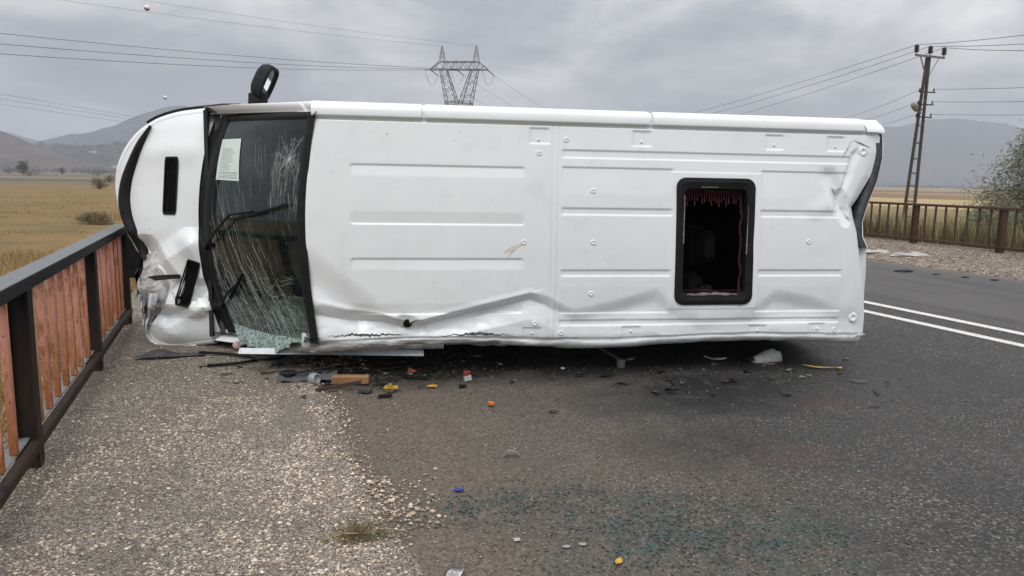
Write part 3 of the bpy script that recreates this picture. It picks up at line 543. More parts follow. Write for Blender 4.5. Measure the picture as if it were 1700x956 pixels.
def shell_grid(us, nt_, nsd, off=0.0, relief=True):
    S = st_of(us)[:, None]; vt = Wd(S+.10)-.075
    tq = np.linspace(-1, 1, nt_)[None, :]
    v_top = vt*tq; roofm = smooth01((us+0.76)/0.15)[:, None]
    s_top = S + 0.012 - 0.034*(1-tq**2)*roofm - 0.012*(1-roofm)*(1-tq**2) + off
    u_top = us[:, None] + (0.065+0.075*np.clip((-0.6-us)/1.0, 0, 1))[:, None]*(np.minimum(np.abs(v_top), .85)/.8)**2*np.clip((0.2-us)/.8, 0, 1)[:, None]
    if relief: s_top = s_top + roofm*(roof_relief(u_top, v_top)+0*v_top) + roofm*dents(u_top, v_top)
    else: s_top = s_top + roofm*dents(u_top, v_top)
    kk = np.linspace(0, 1, 9)[1:]
    vo = Wd(S+.10)-off
    v_sh = vt + (vo-vt)*np.sin(kk*math.pi/2)[None, :]; s_sh = S+0.012+0.10*(1-np.cos(kk*math.pi/2))[None, :] + off*(1-kk)[None, :]
    q = np.linspace(0, 1, nsd+1)[1:]; s_sd = (S+.112)+(2.15-(S+.112))*q[None, :]; v_sd = Wd(s_sd)-off
    ush = (0.065+0.075*np.clip((-0.6-us)/1.0, 0, 1))[:, None]*(np.minimum(vt, .85)/.8)**2*np.clip((0.2-us)/.8, 0, 1)[:, None]*(1-kk)[None, :]
    u_sh = us[:, None]+ush; u_sd = us[:, None]+0*v_sd
    base_d = roofm*dents(u_top[:, -1:], v_top[:, -1:]); base_l = roofm*dents(u_top[:, :1], v_top[:, :1])
    fade = (1-kk)[None, :]
    U_ = np.concatenate([u_sd[:, ::-1], u_sh[:, ::-1], u_top, u_sh, u_sd], 1)
    V_ = np.concatenate([-v_sd[:, ::-1], -v_sh[:, ::-1], v_top, v_sh, v_sd], 1)
    S_ = np.concatenate([s_sd[:, ::-1], (s_sh+base_l*fade)[:, ::-1], s_top, s_sh+base_d*fade, s_sd], 1)
    top = np.concatenate([np.zeros_like(u_sd), np.zeros_like(u_sh), np.ones_like(u_top), np.zeros_like(u_sh), np.zeros_like(u_sd)], 1)
    V_ = V_ + lowwave(U_, V_)*np.where(S_ < 0.6, 1, 0)*(1-smooth01((S_-.3)/.3))
    amp = np.interp(U_, [-.7, .9, 1.4, 3.7, 3.9], [1.0, 1.0, .5, .5, .8]); lw = smooth01((-.80-V_)/.06)*(1-smooth01((S_-.35)/.3))*roofm
    V_ = V_ + amp*lw*0.045*(ridged(U_*2.9, S_*6+.3*U_, 3, 60)-.55); S_ = S_ + amp*lw*0.040*(ridged(U_*3.3, V_*8, 3, 63)-.55)
    U_ = rear_u(U_, V_)
    return U_, V_, S_, top
HATCH = (2.145, 2.78, -.57, .402)
WHEELS = [(-1.72, 2.02), (1.95, 2.02)]
def cut(U_, V_, S_, top, m_h=0.035, m_w=0.03):
    a, b = U_.shape; i = np.arange(a*b).reshape(a, b)
    f = np.stack([i[:-1, :-1], i[1:, :-1], i[1:, 1:], i[:-1, 1:]], -1).reshape(-1, 4)
    c = lambda A: A.ravel()[f].mean(1)
    cu, cv, cs, ct = c(U_), c(V_), c(S_), c(top)
    vt = Wd(cs+.10)-.075
    hat = (cu > HATCH[0]+m_h) & (cu < HATCH[1]-m_h) & (cv > HATCH[2]+m_h) & (cv < HATCH[3]-m_h) & (cs < .3)
    wsc = (ct > 0.99) & (cs > 0.045) & (np.abs(cv) < vt-m_w) & (cu < -0.655+.065*(cv/.8)**2)
    arch = np.zeros(len(f), bool)
    for wu, ws in WHEELS: arch |= (np.hypot(cu-wu, cs-ws) < 0.41) & (np.abs(cv) > .8) & (cs > 1.2)
    return f[~(hat | wsc | arch)]
us = np.concatenate([np.arange(-1.62, -0.72, 0.03), np.arange(-0.72, 3.871, 0.0105)])
G = shell_grid(us, 260, 26); f = cut(*G)
body = mesh_np('body', VL(G[0], G[1], G[2]).reshape(-1, 3), f, WHITE, van, True)
us2 = np.concatenate([np.arange(-1.60, 3.80, 0.035)]); G2 = shell_grid(us2, 70, 20, off=0.07, relief=False); G2 = (G2[0], G2[1], G2[2]+.05*smooth01((-.25-G2[0])/.25)*G2[3], G2[3]); f2 = cut(*G2, m_h=0.02, m_w=0.02)
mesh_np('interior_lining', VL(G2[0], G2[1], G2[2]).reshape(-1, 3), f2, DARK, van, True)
# underbody and rear
mb = MB(); mb.box((1.10, 1.93, VB), (5.40, 0.20, 1.90)); mb.box((0.4, 2.14, VB), (3.6, 0.10, 0.8)); mb.tube([(-1.72, 2.05, VB-.8), (-1.72, 2.05, VB+.8)], .05, 8); mb.tube([(1.95, 2.05, VB-.8), (1.95, 2.05, VB+.8)], .06, 8)
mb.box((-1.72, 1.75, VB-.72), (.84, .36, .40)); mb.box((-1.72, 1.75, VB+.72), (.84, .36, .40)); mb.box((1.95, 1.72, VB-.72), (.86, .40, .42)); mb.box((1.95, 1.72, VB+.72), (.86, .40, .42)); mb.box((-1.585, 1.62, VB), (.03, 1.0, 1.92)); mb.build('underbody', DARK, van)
# ---- drip-rail covers, three lengths on each long edge
def cover(u0, u1, side):
    uu = np.arange(u0, u1+1e-6, 0.02); kk = np.linspace(0, 1, 8); vt = float(Wd(.10))-.075
    rows = []
    vv = np.concatenate([[.797, .797, .812, vt], vt+(Wd(.10)+.004-vt)*np.sin(kk[1:]*math.pi/2)]); ss = np.concatenate([[.026, .000, -.004, .000], -0.002+0.10*(1-np.cos(kk[1:]*math.pi/2))])
    if side < 0:
        vv = np.array([.838, .840, .852, .868, .882, .893, .900, .906, .909, .911, .912]); ss = np.array([.03, .002, -.003, .003, .018, .042, .07, .10, .13, .16, .20])
    for u in uu:
        v_ = side*vv; s_ = ss.copy()
        dd = dents(np.array([u]), np.array([side*vt]))[0]
        s_ = s_ + dd*np.concatenate([np.ones(4), 1-kk[1:]]) - 0.004 + (0.018 if side < 0 else 0)
        v_ = v_ + lowwave(np.full_like(v_, u), v_)
        if side < 0:
            amp = np.interp(u, [-.6, .9, 1.3, 3.7], [1.0, 1.0, .45, .45]); cz = ridged(u*3.1+v_*0, v_*9, 3, 60)-.5; v_ = v_ + amp*0.040*cz; s_ = s_ + amp*0.05*(ridged(u*2.7+v_*0, v_*7, 3, 63)-.5)
        if u < 0: v_ = v_ - side*0.0*0
        ur = rear_u(np.full_like(v_, u), v_)
        rows.append(VL(ur, v_, s_))
    MB().grid(rows).build('roof_edge_cover', WHITE if side > 0 or u0 > 1 else SCUFF, van, side > 0)
for u0, u1 in ((-.60, .195), (.207, 1.925), (1.937, 3.70)): cover(u0, u1, 1)
MB().grid([VL(rear_u(np.full(9, u), np.linspace(.80, .905, 9)), np.linspace(.800, .912, 9), -.006+.12*np.linspace(0, 1, 9)**2.2 + 0.25*max(0, u-3.72)**1.3) for u in np.linspace(3.712, 3.88, 9)]).build('roof_edge_cover', WHITE, van, True)
# ---- studs and plugs in the roof skin
def roof_s(u, v): return float(-0.022+0.034*(v/.835)**2 + roof_relief(np.array([u]), np.array([v]))[0] + dents(np.array([u]), np.array([v]))[0])
stud_me = None
for (u, v, big) in [(1.26, .674, 1), (1.473, .295, 1), (1.481, -.094, 1), (1.475, -.488, 1), (1.048, .668, 0), (1.054, .57, 1), (.939, -.096, 1), (1.853, .672, 0), (2.937, .675, 0), (3.46, .675, 0), (3.252, -.08, 1), (1.039, -.717, 1), (1.02, -.795, 0), (1.245, -.795, 1), (1.811, -.79, 0), (2.872, -.80, 0), (3.385, -.79, 0), (3.54, -.80, 1), (3.70, .645, 2), (3.70, -.70, 2)]:
    r = (.011, .021, .040)[big]
    mb = MB().lathe((u, roof_s(u, v)+.002, VB+v), [(r, 0), (r, .004), (r*.82, .008), (r*.45, .009), (r*.4, .005 if big else .012), (0.001, .005 if big else .013)], (0, -1, 0), 14)
    mb.build('roof_stud', WHITE, van, True)
# ---- hatch window: rubber surround, remains of the pane, bead fringe
def rrect(u0, u1, v0, v1, r, n=6, sk=0.0):
    pts = []
    for cx, cy, a0 in ((u1-r, v1-r, 0), (u0+r, v1-r, 90), (u0+r, v0+r, 180), (u1-r, v0+r, 270)):
        for k in range(n+1):
            a = R(a0+90*k/n); pts.append((cx+r*math.cos(a), cy+r*math.sin(a)))
    return [(x+sk*(y), y) for x, y in pts]
def ring(outer, inner, depth_o, depth_i, lift):
    mb = MB(); n = len(outer)
    so_ = [roof_s(*p) for p in outer]
    loops = [[VL(p[0], p[1], s+.004) for p, s in zip(outer, so_)], [VL(p[0], p[1], s-lift) for p, s in zip(outer, so_)]]
    mid = [(o[0]*.6+i[0]*.4, o[1]*.6+i[1]*.4) for o, i in zip(outer, inner)]
    loops.append([VL(p[0], p[1], s-lift-.006) for p, s in zip(mid, so_)]); loops.append([VL(p[0], p[1], s-lift+.004) for p, s in zip(inner, so_)]); loops.append([VL(p[0], p[1], s+depth_i) for p, s in zip(inner, so_)])
    v = [q for l in loops for q in l]; f = [(k*n+i, k*n+(i+1) % n, (k+1)*n+(i+1) % n, (k+1)*n+i) for k in range(len(loops)-1) for i in range(n)]
    return mb.add(v, f)
oo = rrect(HATCH[0]-.008, HATCH[1]+.004, HATCH[2]-.012, HATCH[3]+.008, .075, 6, -0.012)
ii = rrect(HATCH[0]+.055, HATCH[1]-.06, HATCH[2]+.075, HATCH[3]-.075, .05, 6, -0.012)
ii = [(x+.008*(vnoise(x*30, y*30, 71)-.5), y+.010*(vnoise(x*30, y*30, 72)-.5)) for x, y in ii]
hw = ring(oo, ii, 0, .05, .010).build('hatch_window', RUBBER, van)
PEAR = simple('torn_seal', (0.46, 0.42, 0.40), (0.16, 0.14, 0.135), 18, 0.6)
mb = MB(); zz = np.linspace(2.24, 2.66, 24)
mb.grid([[VL(u, -.505+.012*(vnoise(u*40, 0, 3)-.5), -.022), VL(u, -.490+.024*(vnoise(u*25, 1, 4)-.3)*math.sin((u-2.24)/.42*math.pi), -.028)] for u in zz]); mb.build('torn_seal', PEAR, hw)
for g_ in ([[VL(2.197, v, -.02), VL(2.203, v, -.03)] for v in np.linspace(-.1, .27, 10)], [[VL(u, .335, -.03), VL(u, .343, -.036)] for u in np.linspace(2.33, 2.47, 6)], [[VL(2.722, v, -.02), VL(2.727, v, -.03)] for v in np.linspace(-.18, .2, 10)]): MB().grid(g_).build('glass_remnant', PEAR, hw)
FR = simple('fringe_red', (0.13, 0.03, 0.045), (0.05, 0.012, 0.02), 60, 0.8)
mb = MB()
for k, u in enumerate(np.linspace(2.225, 2.69, 24)):
    l = 0.075+.03*math.sin(k*1.9)+.015*random.random(); y0 = .315+.012*math.sin(u*22)
    mb.tube([VL(u-.010, y0, .04), VL(u, y0-.03, .036), VL(u, y0-l, .034)], [.0022, .0022, .0035], 4); mb.tube([VL(u+.010, y0, .04), VL(u, y0-.03, .036)], .002, 4); mb.lathe(VL(u, y0-l-.006, .034), [(.001, -.008), (.006, 0), (.001, .008)], (0, 0, 1), 5)
mb.tube([VL(u, .318+.012*math.sin(u*22), .038) for u in np.linspace(2.2, 2.72, 30)], .004, 4)
for k, v in enumerate(np.linspace(.29, -.49, 46)):
    u = 2.712-.012*v-.006*math.sin(k*.5); l = .030+.025*random.random()
    mb.tube([VL(u, v, .038), VL(u-l*.6, v-.012-.01*random.random(), .034)], .0022, 4); mb.lathe(VL(u-.01*random.random()-.012, v, .03), [(.001, -.006), (.0055, 0), (.001, .006)], (0, 0, 1), 5)
for k, u in enumerate(np.linspace(2.22, 2.68, 34)): mb.tube([VL(u, -.478, .04), VL(u+.01*random.random(), -.462-.012*random.random(), .03)], .003, 4)
for k, v in enumerate(np.linspace(.28, -.46, 28)): mb.tube([VL(2.205-.01*v, v, .04), VL(2.22-.01*v+.012*random.random(), v-.008, .036)], .0022, 4)
mb.build('bead_fringe', FR, hw)
# ---- windscreen
def ws_pt(q, p, off=0.0):
    """q 0..1 from header to cowl, p -1..1 across; sheet bowed outwards"""
    u = -0.628 - 0.952*q; s = (-0.64-u)*1.1/0.98 + .005
    vt = float(Wd(max(s, 0)+.10))-.075-.012
    v = p*vt; bow = 0.045*(1-p*p)*math.sin(math.pi*min(max(q, 0), 1)*.9+.15)
    u2 = u + (0.065+0.075*np.clip((-0.6-u)/1.0, 0, 1))*(min(abs(v), .85)/.8)**2
    # the crushed lower corner of the screen hangs out of its frame
    sag = smooth01((-p-.72)/.3)*smooth01((0.80-q)/.25)*0.5
    nrm = (-0.74, -0.67)
    return np.array((u2+nrm[0]*(bow+off), s+nrm[1]*(bow+off)-.05*sag, VB+v-.10*sag*smooth01((-p-.8)/.2)))
qs = np.linspace(0.02, .99, 40); ps = np.linspace(-1, 1, 60)
ws = MB().grid([[ws_pt(q, p) for p in ps] for q in qs]).build('windscreen', GLASS, van, True)
def ws_bar(pts, w, lift, th=.012):
    """flat frame strip following the screen"""
    mb = MB()
    for (q0, p0, q1, p1, wq, wp) in pts:
        A = [[ws_pt(q0+(q1-q0)*t+wq*k, p0+(p1-p0)*t+wp*k, lift+th*math.sin(math.pi*k)) for k in (0, .25, .5, .75, 1)] for t in np.linspace(0, 1, 24)]
        mb.grid(A)
    return mb
mb = ws_bar([(.005, -.97, .005, 1.0, .075, 0), (0, 1.005, .97, 1.005, 0, -.065), (.55, -1.0, .99, -1.0, 0, .07), (.935, -1.0, .935, 1.0, .085, 0)], 0, .003)
mb.build('windscreen_surround', RUBBER, ws, True)
# cracks: thin bright ribbons lying on the glass
CRK = simple('glass_crack', (0.72, 0.80, 0.77), (0.5, 0.58, 0.55), 30, 0.4)
mb = MB()
def crack(q0, p0, q1, p1, wd=.0016, n=9, jit=.012):
    j = (rng.random((n+1, 2))-.5)*jit; j[0] = j[-1] = 0
    P = [ws_pt(np.clip(q0+(q1-q0)*k/n+j[k, 0], .02, .985), np.clip(p0+(p1-p0)*k/n+j[k, 1], -.99, .97), .004) for k in range(n+1)]
    rows = []
    for k in range(n+1):
        d = P[min(k+1, n)]-P[max(k-1, 0)]; x = np.cross(d, (-.74, -.67, 0)); x /= np.linalg.norm(x)+1e-9; wv = wd*.50*(.25+.9*rng.random())
        rows.append([P[k]-x*wv, P[k]+x*wv])
    mb.grid(rows)
ic = (.17, .60)
for k in range(46):
    a = rng.random()*6.28; r = .05+.20*rng.random()**1.5; crack(*ic, ic[0]+r*math.cos(a)*.8, ic[1]+r*math.sin(a)*1.2, .0012, 6, .02)
for rr_ in (.02, .04, .065, .10, .14):
    for k in range(14):
        if rng.random() < .45: continue
        a0 = k/14*6.28; a1 = a0+.45; crack(ic[0]+rr_*.8*math.cos(a0), ic[1]+rr_*1.2*math.sin(a0), ic[0]+rr_*.8*math.cos(a1), ic[1]+rr_*1.2*math.sin(a1), .0011, 3, .006)
for k in range(60):      # long diagonal runs down to the crushed corner
    q1 = .15+.75*rng.random(); p1 = -.98+.10*rng.random(); ln = .25+1.1*rng.random()**1.6
    crack(min(.97, q1+.32*ln*(.6+.6*rng.random())), min(.9, p1+ln), q1, p1, .0011+.0008*rng.random(), 10, .03)
for k in range(34):
    q0 = .1+.8*rng.random(); p0 = -.3+1.1*rng.random(); ln = .10+.22*rng.random(); crack(q0, p0, max(.05, q0-.22*ln), p0-ln, .0010, 5, .012)
for k in range(420):
    q0 = .15+.8*rng.random(); p0 = -.98+.55*rng.random()**2.2; a = rng.random()*6.28; ln = .03+.10*rng.random(); crack(q0, p0, q0+ln*math.cos(a), p0+ln*math.sin(a), .0010, 4, .02)
for k in range(130): q0 = .06+.25*rng.random(); p0 = .05+.5*rng.random(); a = 1.3+.6*rng.random(); ln = .06+.14*rng.random(); crack(q0, p0, q0+.3*ln*math.cos(a), p0+ln*math.sin(a), .0010, 4, .012)
mb.build('glass_cracks', CRK, ws)
# torn-out lower edge of the laminated screen
SHRED = simple('crazed_glass', (0.30, 0.38, 0.345), (0.075, 0.11, 0.10), 48, 0.35, bumps=0.8, bscale=150, lo=.42, hi=.58)
rows = []
for t in np.linspace(0, 1, 30):
    A = VL(-1.33+.78*t, -.80-.04*math.sin(t*3), .84-.80*t-.04); Bq = VL(-1.24+.60*t+.02*math.sin(t*30), -.955+.10*max(0, t-.55)/.45*1.6+.012*math.sin(t*41), .72-.62*t-.10)
    rows.append([A+(Bq-A)*k+np.array((0, -.02*math.sin(k*3.1), 0.008*(vnoise(t*18, k*6, 80)-.5))) for k in np.linspace(0, 1, 8)])
MB().grid(rows).build('torn_glass', SHRED, ws, True)
# paper taped behind the screen, with typed lines
PAPER = simple('paper', (0.62, 0.68, 0.65), (0.55, 0.61, 0.58), 5, 0.8)
c00, c01, c10, c11 = (.93, .78), (.70, .78), (.90, .415), (.62, .40)
def pp(a, b, off=.0055):
    q = (c00[0]*(1-a)+c01[0]*a)*(1-b)+(c10[0]*(1-a)+c11[0]*a)*b; p = (c00[1]*(1-a)+c01[1]*a)*(1-b)+(c10[1]*(1-a)+c11[1]*a)*b
    return ws_pt(q, p, off)
pn = MB().grid([[pp(a, b) for b in np.linspace(0, 1, 10)] for a in np.linspace(0, 1, 6)]).build('paper_notice', PAPER, van)
INK = simple('faded_print', (0.30, 0.35, 0.33), (0.26, 0.30, 0.29), 5, 0.8); mb = MB()
for b in list(np.linspace(.22, .74, 12))+[.82, .87, .91]:
    a1 = .5+.38*random.random() if b < .8 else .9
    mb.grid([[pp(a, b, .0068), pp(a, b+.012, .0068)] for a in np.linspace(.14, a1, 6)])
for x0, x1, y in ((.08, .92, .80), (.08, .92, .94)): mb.grid([[pp(a, y, .0068), pp(a, y+.007, .0068)] for a in np.linspace(x0, x1, 6)])
mb.build('printed_lines', INK, pn)
# wipers
def wiper(pts, blade):
    r = MB(); P = [ws_pt(q, p, o) for q, p, o in pts]; r.tube(P, [.014]+[.011]*(len(P)-1), 6); r.lathe(P[0], [(.024, -.02), (.026, .01), (.012, .02)], (-.7, -.7, 0), 10)
    wp = r.build('wiper_arm', PLASTIC, van); b = MB(); Q = [ws_pt(q, p, o) for q, p, o in blade]
    for i in range(len(Q)-1): b.bar(Q[i], Q[i+1], .012, .028, (-.7, -.7, 0))
    b.build('wiper_blade', RUBBER, wp)
wiper([(.985, -.20, .03), (.82, -.06, .05), (.64, .10, .05), (.42, .135, .04)], [(.66, .055, .03), (.40, .11, .03), (.14, .20, .03)])
wiper([(.955, -.74, .03), (.80, -.62, .05), (.68, -.54, .045)], [(.80, -.66, .03), (.58, -.43, .03)])
# ---- cowl, bonnet and nose
PER = np.array([(-1.58, -1.045), (-1.80, -1.075), (-2.02, -1.085), (-2.13, -1.06), (-2.18, -.97), (-2.20, -.80), (-2.21, -.60), (-2.235, -.40), (-2.29, -.22), (-2.37, -.04), (-2.435, .14), (-2.46, .32), (-2.44, .50), (-2.36, .66), (-2.23, .81), (-2.05, .92), (-1.85, .975), (-1.62, 1.0)])
def resample(P, n):
    d = np.r_[0, np.cumsum(np.hypot(*np.diff(P, axis=0).T))]; k = np.linspace(0, d[-1], n); Q = np.stack([np.interp(k, d, P[:, i]) for i in (0, 1)], -1)
    for _ in range(6): Q[1:-1] = .25*Q[:-2]+.5*Q[1:-1]+.25*Q[2:]
    return Q
PN = resample(PER, 120)
def bon_s(u, v, raw=False):
    x = np.maximum(0, -(u+1.60)); av = np.abs(v)
    s = 1.11 + .26*x + .24*x*x + .05*v*v + .10*av**5
    s = s - 0.016*np.exp(-((av-.62)/.10)**2)*smooth01(x/.15)*smooth01((.75-x)/.3)
    # crushed lower corner: pushed towards the roof side, with creases
    k = smooth01((-.15-v)/.6); s = s - .10*k*smooth01(x/.4) - .06*smooth01((-.75-v)/.3)
    s = s + .10*tent(u, v, (-2.16, -.22), (-1.95, -.52), .20, .7) + .075*tent(u, v, (-1.66, -.62), (-1.95, -.78), .16, .6) - .05*tent(u, v, (-1.72, -.16), (-1.95, -.30), .15, 1.3) - .07*tent(u, v, (-2.0, -.68), (-1.70, -.72), .10, 2.)
    s = s + .05*tent(u, v, (-2.05, -.60), (-2.15, -.95), .12, 1.5) - .03*tent(u, v, (-1.62, -.40), (-1.78, -.12), .10) - .03*tent(u, v, (-1.9, -.95), (-2.1, -.85), .12)
    s = s + .012*(fbm(u*3, v*3, 3, 90)-.45) + .055*(ridged(u*2.6+.3*v, v*2.7, 2, 92)-.62)*k
    return s
def rear_edge(v): return -1.665 + .17*np.minimum(v*v, .9)
rows = []
INS = []
for u, v in PN:
    c = np.array((-1.55, .0)); d = np.array((u, v))-c; d /= np.hypot(*d); INS.append(np.array((u, v))-d*.05)
INS = np.array(INS)
ret = np.interp(INS[:, 1], [-1.06, -.92, -.80, -.68, -.50, -.38, -.30, -.22], [0, 0, .10, .22, .26, .20, .06, 0]); INS[:, 0] += ret; BED = PN.copy(); BED[:, 0] += ret
vr_ = np.clip(PN[:, 1]/1.04, -1, 1)*.985
for k in np.linspace(0, 1, 34):
    uu = rear_edge(vr_)*(1-k)+INS[:, 0]*k; vv = vr_*(1-k)+INS[:, 1]*k; uu = np.minimum(uu, rear_edge(vv)+.0)
    rows.append(VL(uu, vv, bon_s(uu, vv)))
for k in np.linspace(0, 1, 7)[1:]:
    uu = INS[:, 0]+(BED[:, 0]-INS[:, 0])*math.sin(k*math.pi/2); vv = INS[:, 1]+(BED[:, 1]-INS[:, 1])*math.sin(k*math.pi/2)
    rows.append(VL(uu, vv, bon_s(INS[:, 0], INS[:, 1])+.07*(1-math.cos(k*math.pi/2))))
bonnet = MB().grid(rows).build('bonnet', WHITE, van, True); bonnet.data.set_sharp_from_angle(angle=R(13))
top_s = bon_s(INS[:, 0], INS[:, 1])+.07
ctr = np.exp(-((PN[:, 1]-.05)/.55)**4)           # grille zone across the middle
def wall(name, mat, a0, a1, sel, bulge=0.0):
    rws = []
    for k in np.linspace(0, 1, 10):
        s = top_s + (2.16-top_s)*(a0+(a1-a0)*k); o = 1 + (bulge+.03*math.sin(math.pi*k))
        uu = -1.58+(PN[:, 0]+1.58)*o; rws.append(VL(uu, PN[:, 1]*(1+.0*k), s)[sel])
    return MB().grid(rws).build(name, mat, van, True)
allv = np.arange(len(PN)); mid = allv[(PN[:, 1] > -.55) & (PN[:, 1] < .62)]; up = allv[PN[:, 1] >= .60]; lowv = allv[PN[:, 1] <= -.53]
wall('front_wing', WHITE, .002, .62, up); wall('front_wing', WHITE, .05, .62, lowv); wall('grille', PLASTIC, .01, .55, mid, -.02); wall('bumper', DARKGREY, .55, 1.0, allv, .05)
# cowl tray between bonnet and screen
rows = []
for p in np.linspace(-1, 1, 60):
    A = ws_pt(.93, p*.995, -.02); v = A[2]-VB; ur = float(rear_edge(v))-.02; Bq = VL(ur, v*1.0, float(bon_s(np.array(ur), np.array(v)))+.015)
    rows.append([A+(Bq-A)*k+np.array((0, .035*math.sin(k*math.pi)+.008*(vnoise(p*30, k*5, 95)-.5), 0)) for k in np.linspace(0, 1, 7)])
MB().grid(rows).build('cowl_tray', PLASTIC, van, True)
# black deflector along the bonnet lip
DP = np.array([(-2.09, .845), (-2.135, .765), (-2.215, .60), (-2.30, .40), (-2.335, .22), (-2.315, .06), (-2.25, -.10), (-2.175, -.30)])
DP = resample(DP, 40); wdt = np.interp(np.linspace(0, 1, 40), [0, .12, .45, .6, .9, 1], [.008, .036, .066, .072, .050, .040]); rows = []
for i, (u, v) in enumerate(DP):
    d = DP[min(i+1, 39)]-DP[max(i-1, 0)]; d /= np.hypot(*d); nn = np.array((-d[1], d[0]))
    for_s = float(bon_s(np.array(u), np.array(v)))
    row = []
    for k, ds in ((-1, .03), (-.9, -.025), (-.3, -.05), (.4, -.05), (1, -.02), (1.1, .05)):
        q = np.array((u, v))+nn*wdt[i]*k; row.append(VL(q[0], q[1], for_s+ds+.08*max(0, k)*.6))
    rows.append(row)
MB().grid(rows).build('bonnet_deflector', PLASTIC, van, True)
# bonnet vents
def vent(cu, cv, hu, hv, rot, skew, bent=0):
    ca, sa = math.cos(rot), math.sin(rot)
    def P(a, b, lift):
        x = a*hu+skew*b; y = b*hv; u = cu+x*ca-y*sa; v = cv+x*sa+y*ca
        return VL(u, v, float(bon_s(np.array(u), np.array(v)))-lift)
    mb = MB(); oo = rrect(-1, 1, -1, 1, .22, 4); n = len(oo)
    lps = [[P(x*1.0, y*1.0, -.004) for x, y in oo], [P(x, y, .010) for x, y in oo], [P(x*.82, y*.93, .012) for x, y in oo], [P(x*.80, y*.92, -.0) for x, y in oo]]
    v = [q for l in lps for q in l]; mb.add(v, [(k*n+i, k*n+(i+1) % n, (k+1)*n+(i+1) % n, (k+1)*n+i) for k in range(3) for i in range(n)] )
    mb.grid([[P(a, b, .001) for b in np.linspace(-.92, .92, 10)] for a in np.linspace(-.8, .8, 4)])
    vt_ = mb.build('bonnet_vent', RUBBER, van)
    for a in np.linspace(-.66, .66, 6):
        MB().grid([[P(a-.05, b, .004), P(a, b, .013), P(a+.06, b, .004)] for b in np.linspace(-.9, .9, 12)]).build('slat', PLASTIC, vt_)
    for b in (-.45, 0, .45): MB().grid([[P(a, b-.012, .009), P(a, b+.012, .009)] for a in np.linspace(-.75, .75, 5)]).build('slat', PLASTIC, vt_)
vent(-1.905, .33, .062, .245, 0.0, .018)
vent(-1.765, -.50, .060, .205, R(-17), .0)
mb = MB(); mb.prism([VL(-1.83, -.455, 1.13), VL(-2.02, -.475, 1.12), VL(-2.09, -.445, 1.13), VL(-2.03, -.435, 1.13), VL(-1.83, -.425, 1.13)], (0.0, .03, 0.004)); mb.build('broken_vent_fin', PLASTIC, van)
# torn inner panel and headlamp at the crushed corner
rows = []
for t in np.linspace(0, 1, 16):
    row = []
    for k in np.linspace(0, 1, 12):
        u = -1.90-.32*k+.03*math.sin(t*9)*k; v = -.24-.58*t+.03*math.sin(k*5+t*3); s = 1.30+.12*k-.05*math.sin(t*3.1)+.15*(fbm(t*4.2, k*3.2, 3, 97)-.45)
        row.append(VL(u, v, s))
    rows.append(row)
MB().grid(rows).build('torn_inner_panel', BARE, van)
mb = MB(); mb.box(VL(-2.26, -.20, 1.85), (.10, .62, .86)); mb.box(VL(-2.345, -.10, 1.82), (.11, .50, .60)); mb.box(VL(-2.31, -.30, 1.62), (.10, .24, .36)); mb.build('radiator_panel', PLASTIC, van)
mb = MB(); mb.tube([VL(PN[i, 0]*1.004, PN[i, 1]+.012, top_s[i]+.0) for i in allv[(PN[:, 1] > .86)][::2]]+[VL(-1.45, 1.012, 1.16), VL(-1.30, 1.008, 1.10)], .013, 6); mb.build('wing_edge_trim', PLASTIC, van, True)
sel = np.where((PN[:, 1] < -.60) & (PN[:, 0] < -1.72))[0]
def lamp_rows(off, wav):
    rws = []
    for k in np.linspace(0, 1, 10):
        a = k*math.pi*.5; sh_ = (1-k)*.5
        uu = INS[sel, 0]*sh_+PN[sel, 0]*(1-sh_); vv = INS[sel, 1]*sh_+PN[sel, 1]*(1-sh_)
        du, dv = uu+1.6, vv+.3; ln = np.hypot(du, dv); bulge = off+.035*math.sin(math.pi*k)
        ss = bon_s(INS[sel, 0], INS[sel, 1])+.03+.26*(1-math.cos(a)) - off
        rws.append(VL(uu+du/ln*bulge, vv+dv/ln*bulge*.4, ss+wav*np.sin(np.arange(len(sel))*1.1+k*4)))
    return rws
hl = MB().grid(lamp_rows(.012, 0)).build('headlamp', CLEAR, van, True)
REFL = simple('lamp_reflector', (0.66, 0.67, 0.68), (0.34, 0.35, 0.36), 14, 0.5, metal=0.1)
MB().grid(lamp_rows(-.03, .012)).build('reflector', REFL, hl, False)
LR = lamp_rows(0.02, 0); mb = MB(); mb.tube([LR[0][i] for i in range(0, len(sel), 2)], .010, 6); mb.tube([LR[4][i] for i in range(2, len(sel)-2, 2)], .007, 6); mb.build('lamp_bezel', simple('white_plastic', (.7, .7, .7), (.6, .6, .6), 10, .4), hl)
rows = []
for t in np.linspace(0, 1, 14): rows.append([VL(-2.27-.06*k+.02*math.sin(t*11+k), -.34-.34*t+.03*k, 1.42+.25*k+.03*math.sin(t*17)) for k in np.linspace(0, 1, 5)])
MB().grid(rows).build('bumper_fragment', DARKGREY, van)
mb = MB(); mb.lathe(VL(-1.31, -.985, .80), [(.03, 0), (.034, .015), (.03, .03), (.012, .034)], (.2, -1, .3), 12); mb.build('side_marker', simple('marker_lens', (.5, .33, .30), (.4, .25, .22), 9, .35), van)
